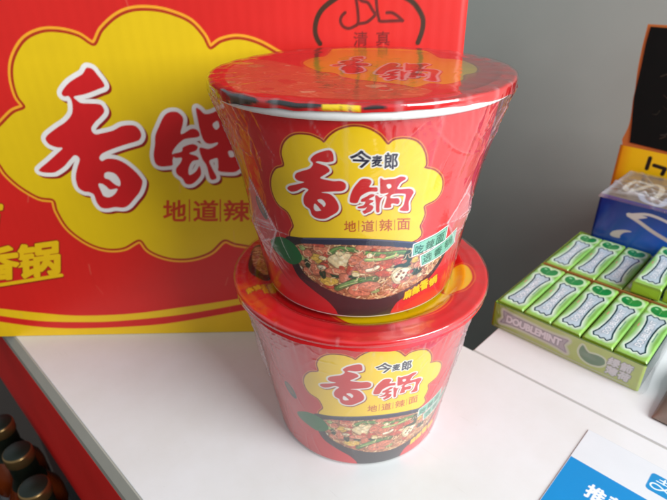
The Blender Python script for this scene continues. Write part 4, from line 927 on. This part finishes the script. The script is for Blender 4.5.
# ------------------------------------------------------------------ brown packet added at the right edge, guessed for a blurred brown shape
def packet():
    root = empty('guessed_packet', elo(150, 150, .2), EZ, 'brown crinkled packet guessed for a blurred shape right of the gum tray, mostly cropped', 'snack packet')
    n = 60; U, V = np.meshgrid(np.linspace(-1, 1, n), np.linspace(-1, 1, n))
    prof = (np.clip(1 - np.abs(U) ** 2.6, 0, 1) * np.clip(1 - np.abs(V) ** 2.6, 0, 1)) ** .5
    r = np.random.default_rng(2); w = sum(r.normal() * np.sin(U * r.uniform(2, 9) + V * r.uniform(2, 9) + r.uniform(0, 6)) for _ in range(8)) * .6
    X, Y = 38 + U * 34, 10 + V * 36
    c = np.empty(U.shape + (3,)); c[:] = lin((134, 118, 106)); c *= (1 + .08 * w[..., None])
    P = np.stack([X, Y, 1 + prof * (15 + w)], -1)
    link('pouch_front', grid_mesh('pouch_front', P, np.clip(c, 0, 1)), printed('matt brown pouch', .35, .3, 60), root)
    link('pouch_back', grid_mesh('pouch_back', np.stack([X, Y, .5 - 0 * prof], -1), np.clip(c, 0, 1)), printed('matt brown pouch back', .5, .1, 60), root)
packet()

# ------------------------------------------------------------------ bottles in the dark crate, lower left
M_glass = simple('dark green bottle', (26, 40, 26), .12, coat=.6); M_gold = simple('gold foil', (140, 112, 70), .3, metal=.8, bump=.4, nscale=140)
M_sil = simple('silver cap', (170, 168, 150), .3, metal=.7); M_amb = simple('amber sauce', (120, 48, 14), .18, coat=.5); M_lab = simple('pale grey paper label', (150, 152, 156), .5); M_neck = simple('dark green cap', (24, 36, 26), .45, metal=.2)
proto = None
BOT = [(-368, 118, -140, 'farthest at the left edge'), (-330, 82, -140, 'middle of the three beside the red board'), (-294, 42, -140, 'nearest one to the white counter edge'),
       (-352, 40, -150, 'in the bottom left photo corner'), (-410, 96, -145, 'rearmost, mostly out of view')]
for i, (x, y, zt, lb) in enumerate(BOT):
    loc = (x, y, zt - 190); 
    if proto is None:
        proto = empty('sauce_bottle', loc, .3, 'brown glass bottle with green and gold cap, ' + lb, 'bottle', 'capped glass bottles below the counter')
        bm = bmesh.new(); lathe_bm(bm, [(0, 0), (24, .2), (26, 3), (26, 118), (24.5, 128), (16, 146), (11.8, 156), (11, 176), (11.4, 178)], 48); from_bm('glass_body', bm, M_amb, proto, True)
        bm = bmesh.new(); lathe_bm(bm, [(16.2, 146.5), (12.2, 157), (12.4, 160), (12.2, 176), (12.6, 177)], 40); from_bm('neck_foil', bm, M_neck, proto, True)
        bm = bmesh.new(); lathe_bm(bm, [(12.9, 176.5), (13.4, 178), (13.4, 187), (12.8, 189), (0, 189.2)], 40); from_bm('cap', bm, M_gold, proto, True)
        bm = bmesh.new(); lathe_bm(bm, [(12.2, 189.4), (11.6, 190.2), (0, 190.5)], 40); from_bm('cap_seal', bm, M_neck, proto, True)
        bm = bmesh.new(); lathe_bm(bm, [(26.3, 30), (26.35, 31), (26.35, 104), (26.3, 105)], 48); from_bm('paper_label', bm, M_lab, proto, True)
    else: place(proto, loc, 'brown glass bottle with green and gold cap, ' + lb, .7 * i)
cr = empty('bottle_crate', (-330, 40, -345), EZ, 'dark crate holding the capped bottles below the counter edge', 'crate')
M_cr = simple('dark plastic crate', (22, 14, 12), .5)
eb('crate_floor', M_cr, cr, -150, 190, -110, 118, 0, 6)
eb('crate_side', M_cr, cr, -150, 190, -118, -112, 0, 110); eb('crate_side', M_cr, cr, 192, 198, -118, 119, 0, 110)
eb('crate_side', M_cr, cr, -150, 190, 119, 124, 0, 110)

# ------------------------------------------------------------------ light, world, camera
w = bpy.data.worlds.new('World'); SC.world = w; w.use_nodes = True
bg = w.node_tree.nodes['Background']; bg.inputs[1].default_value = .52
# a shop interior all round: cool daylight above, brown floor tones below the horizon
wn, wl = w.node_tree.nodes.new, w.node_tree.links.new
wt, wsx, wr_, wm = wn('ShaderNodeTexCoord'), wn('ShaderNodeSeparateXYZ'), wn('ShaderNodeMapRange'), wn('ShaderNodeMixRGB')
wr_.inputs[1].default_value = -.25; wr_.inputs[2].default_value = .25; wr_.interpolation_type = 'SMOOTHSTEP'
wm.inputs[1].default_value = (.40, .27, .17, 1); wm.inputs[2].default_value = (.84, .93, 1, 1)
wl(wt.outputs['Generated'], wsx.inputs[0]); wl(wsx.outputs['Z'], wr_.inputs[0]); wl(wr_.outputs[0], wm.inputs[0]); wl(wm.outputs[0], bg.inputs[0])
def area(name, loc, tgt, sx, sy, power, col):
    l = bpy.data.lights.new(name, 'AREA'); l.shape = 'RECTANGLE'; l.size = sx * S; l.size_y = sy * S; l.energy = power; l.color = col
    o = bpy.data.objects.new(name, l); COL.objects.link(o); o.location = [q * S for q in loc]
    o.rotation_euler = (Vector(tgt) - Vector(loc)).to_track_quat('-Z', 'Y').to_euler(); return o
area('window_light', (1000, -860, 700), (20, 0, 60), 900, 900, 34.5, (.95, .98, 1))
cam = bpy.data.cameras.new('camera'); co = bpy.data.objects.new('camera', cam); COL.objects.link(co); SC.camera = co
p, r = 28.98 * D2R, -1.1 * D2R
F = Vector((0, math.cos(p), -math.sin(p))); Up = Vector((0, math.sin(p), math.cos(p))); Rt = Vector((1, 0, 0))
R_ = math.cos(r) * Rt + math.sin(r) * Up; U_ = -math.sin(r) * Rt + math.cos(r) * Up
M = Matrix((R_, U_, -F)).transposed().to_4x4(); M.translation = Vector((-15.79, -271.46, 273.41)) * S; co.matrix_world = M
cam.sensor_width = 36; cam.lens = 520 / 667 * 36; cam.clip_start = .01; cam.clip_end = 50
cam.dof.use_dof = True; cam.dof.focus_distance = .235; cam.dof.aperture_fstop = 17.0
SC.view_settings.view_transform = 'Standard'; SC.view_settings.look = 'None'; SC.view_settings.gamma = 1; SC.view_settings.exposure = 0
SC.cycles.transparent_max_bounces = 16
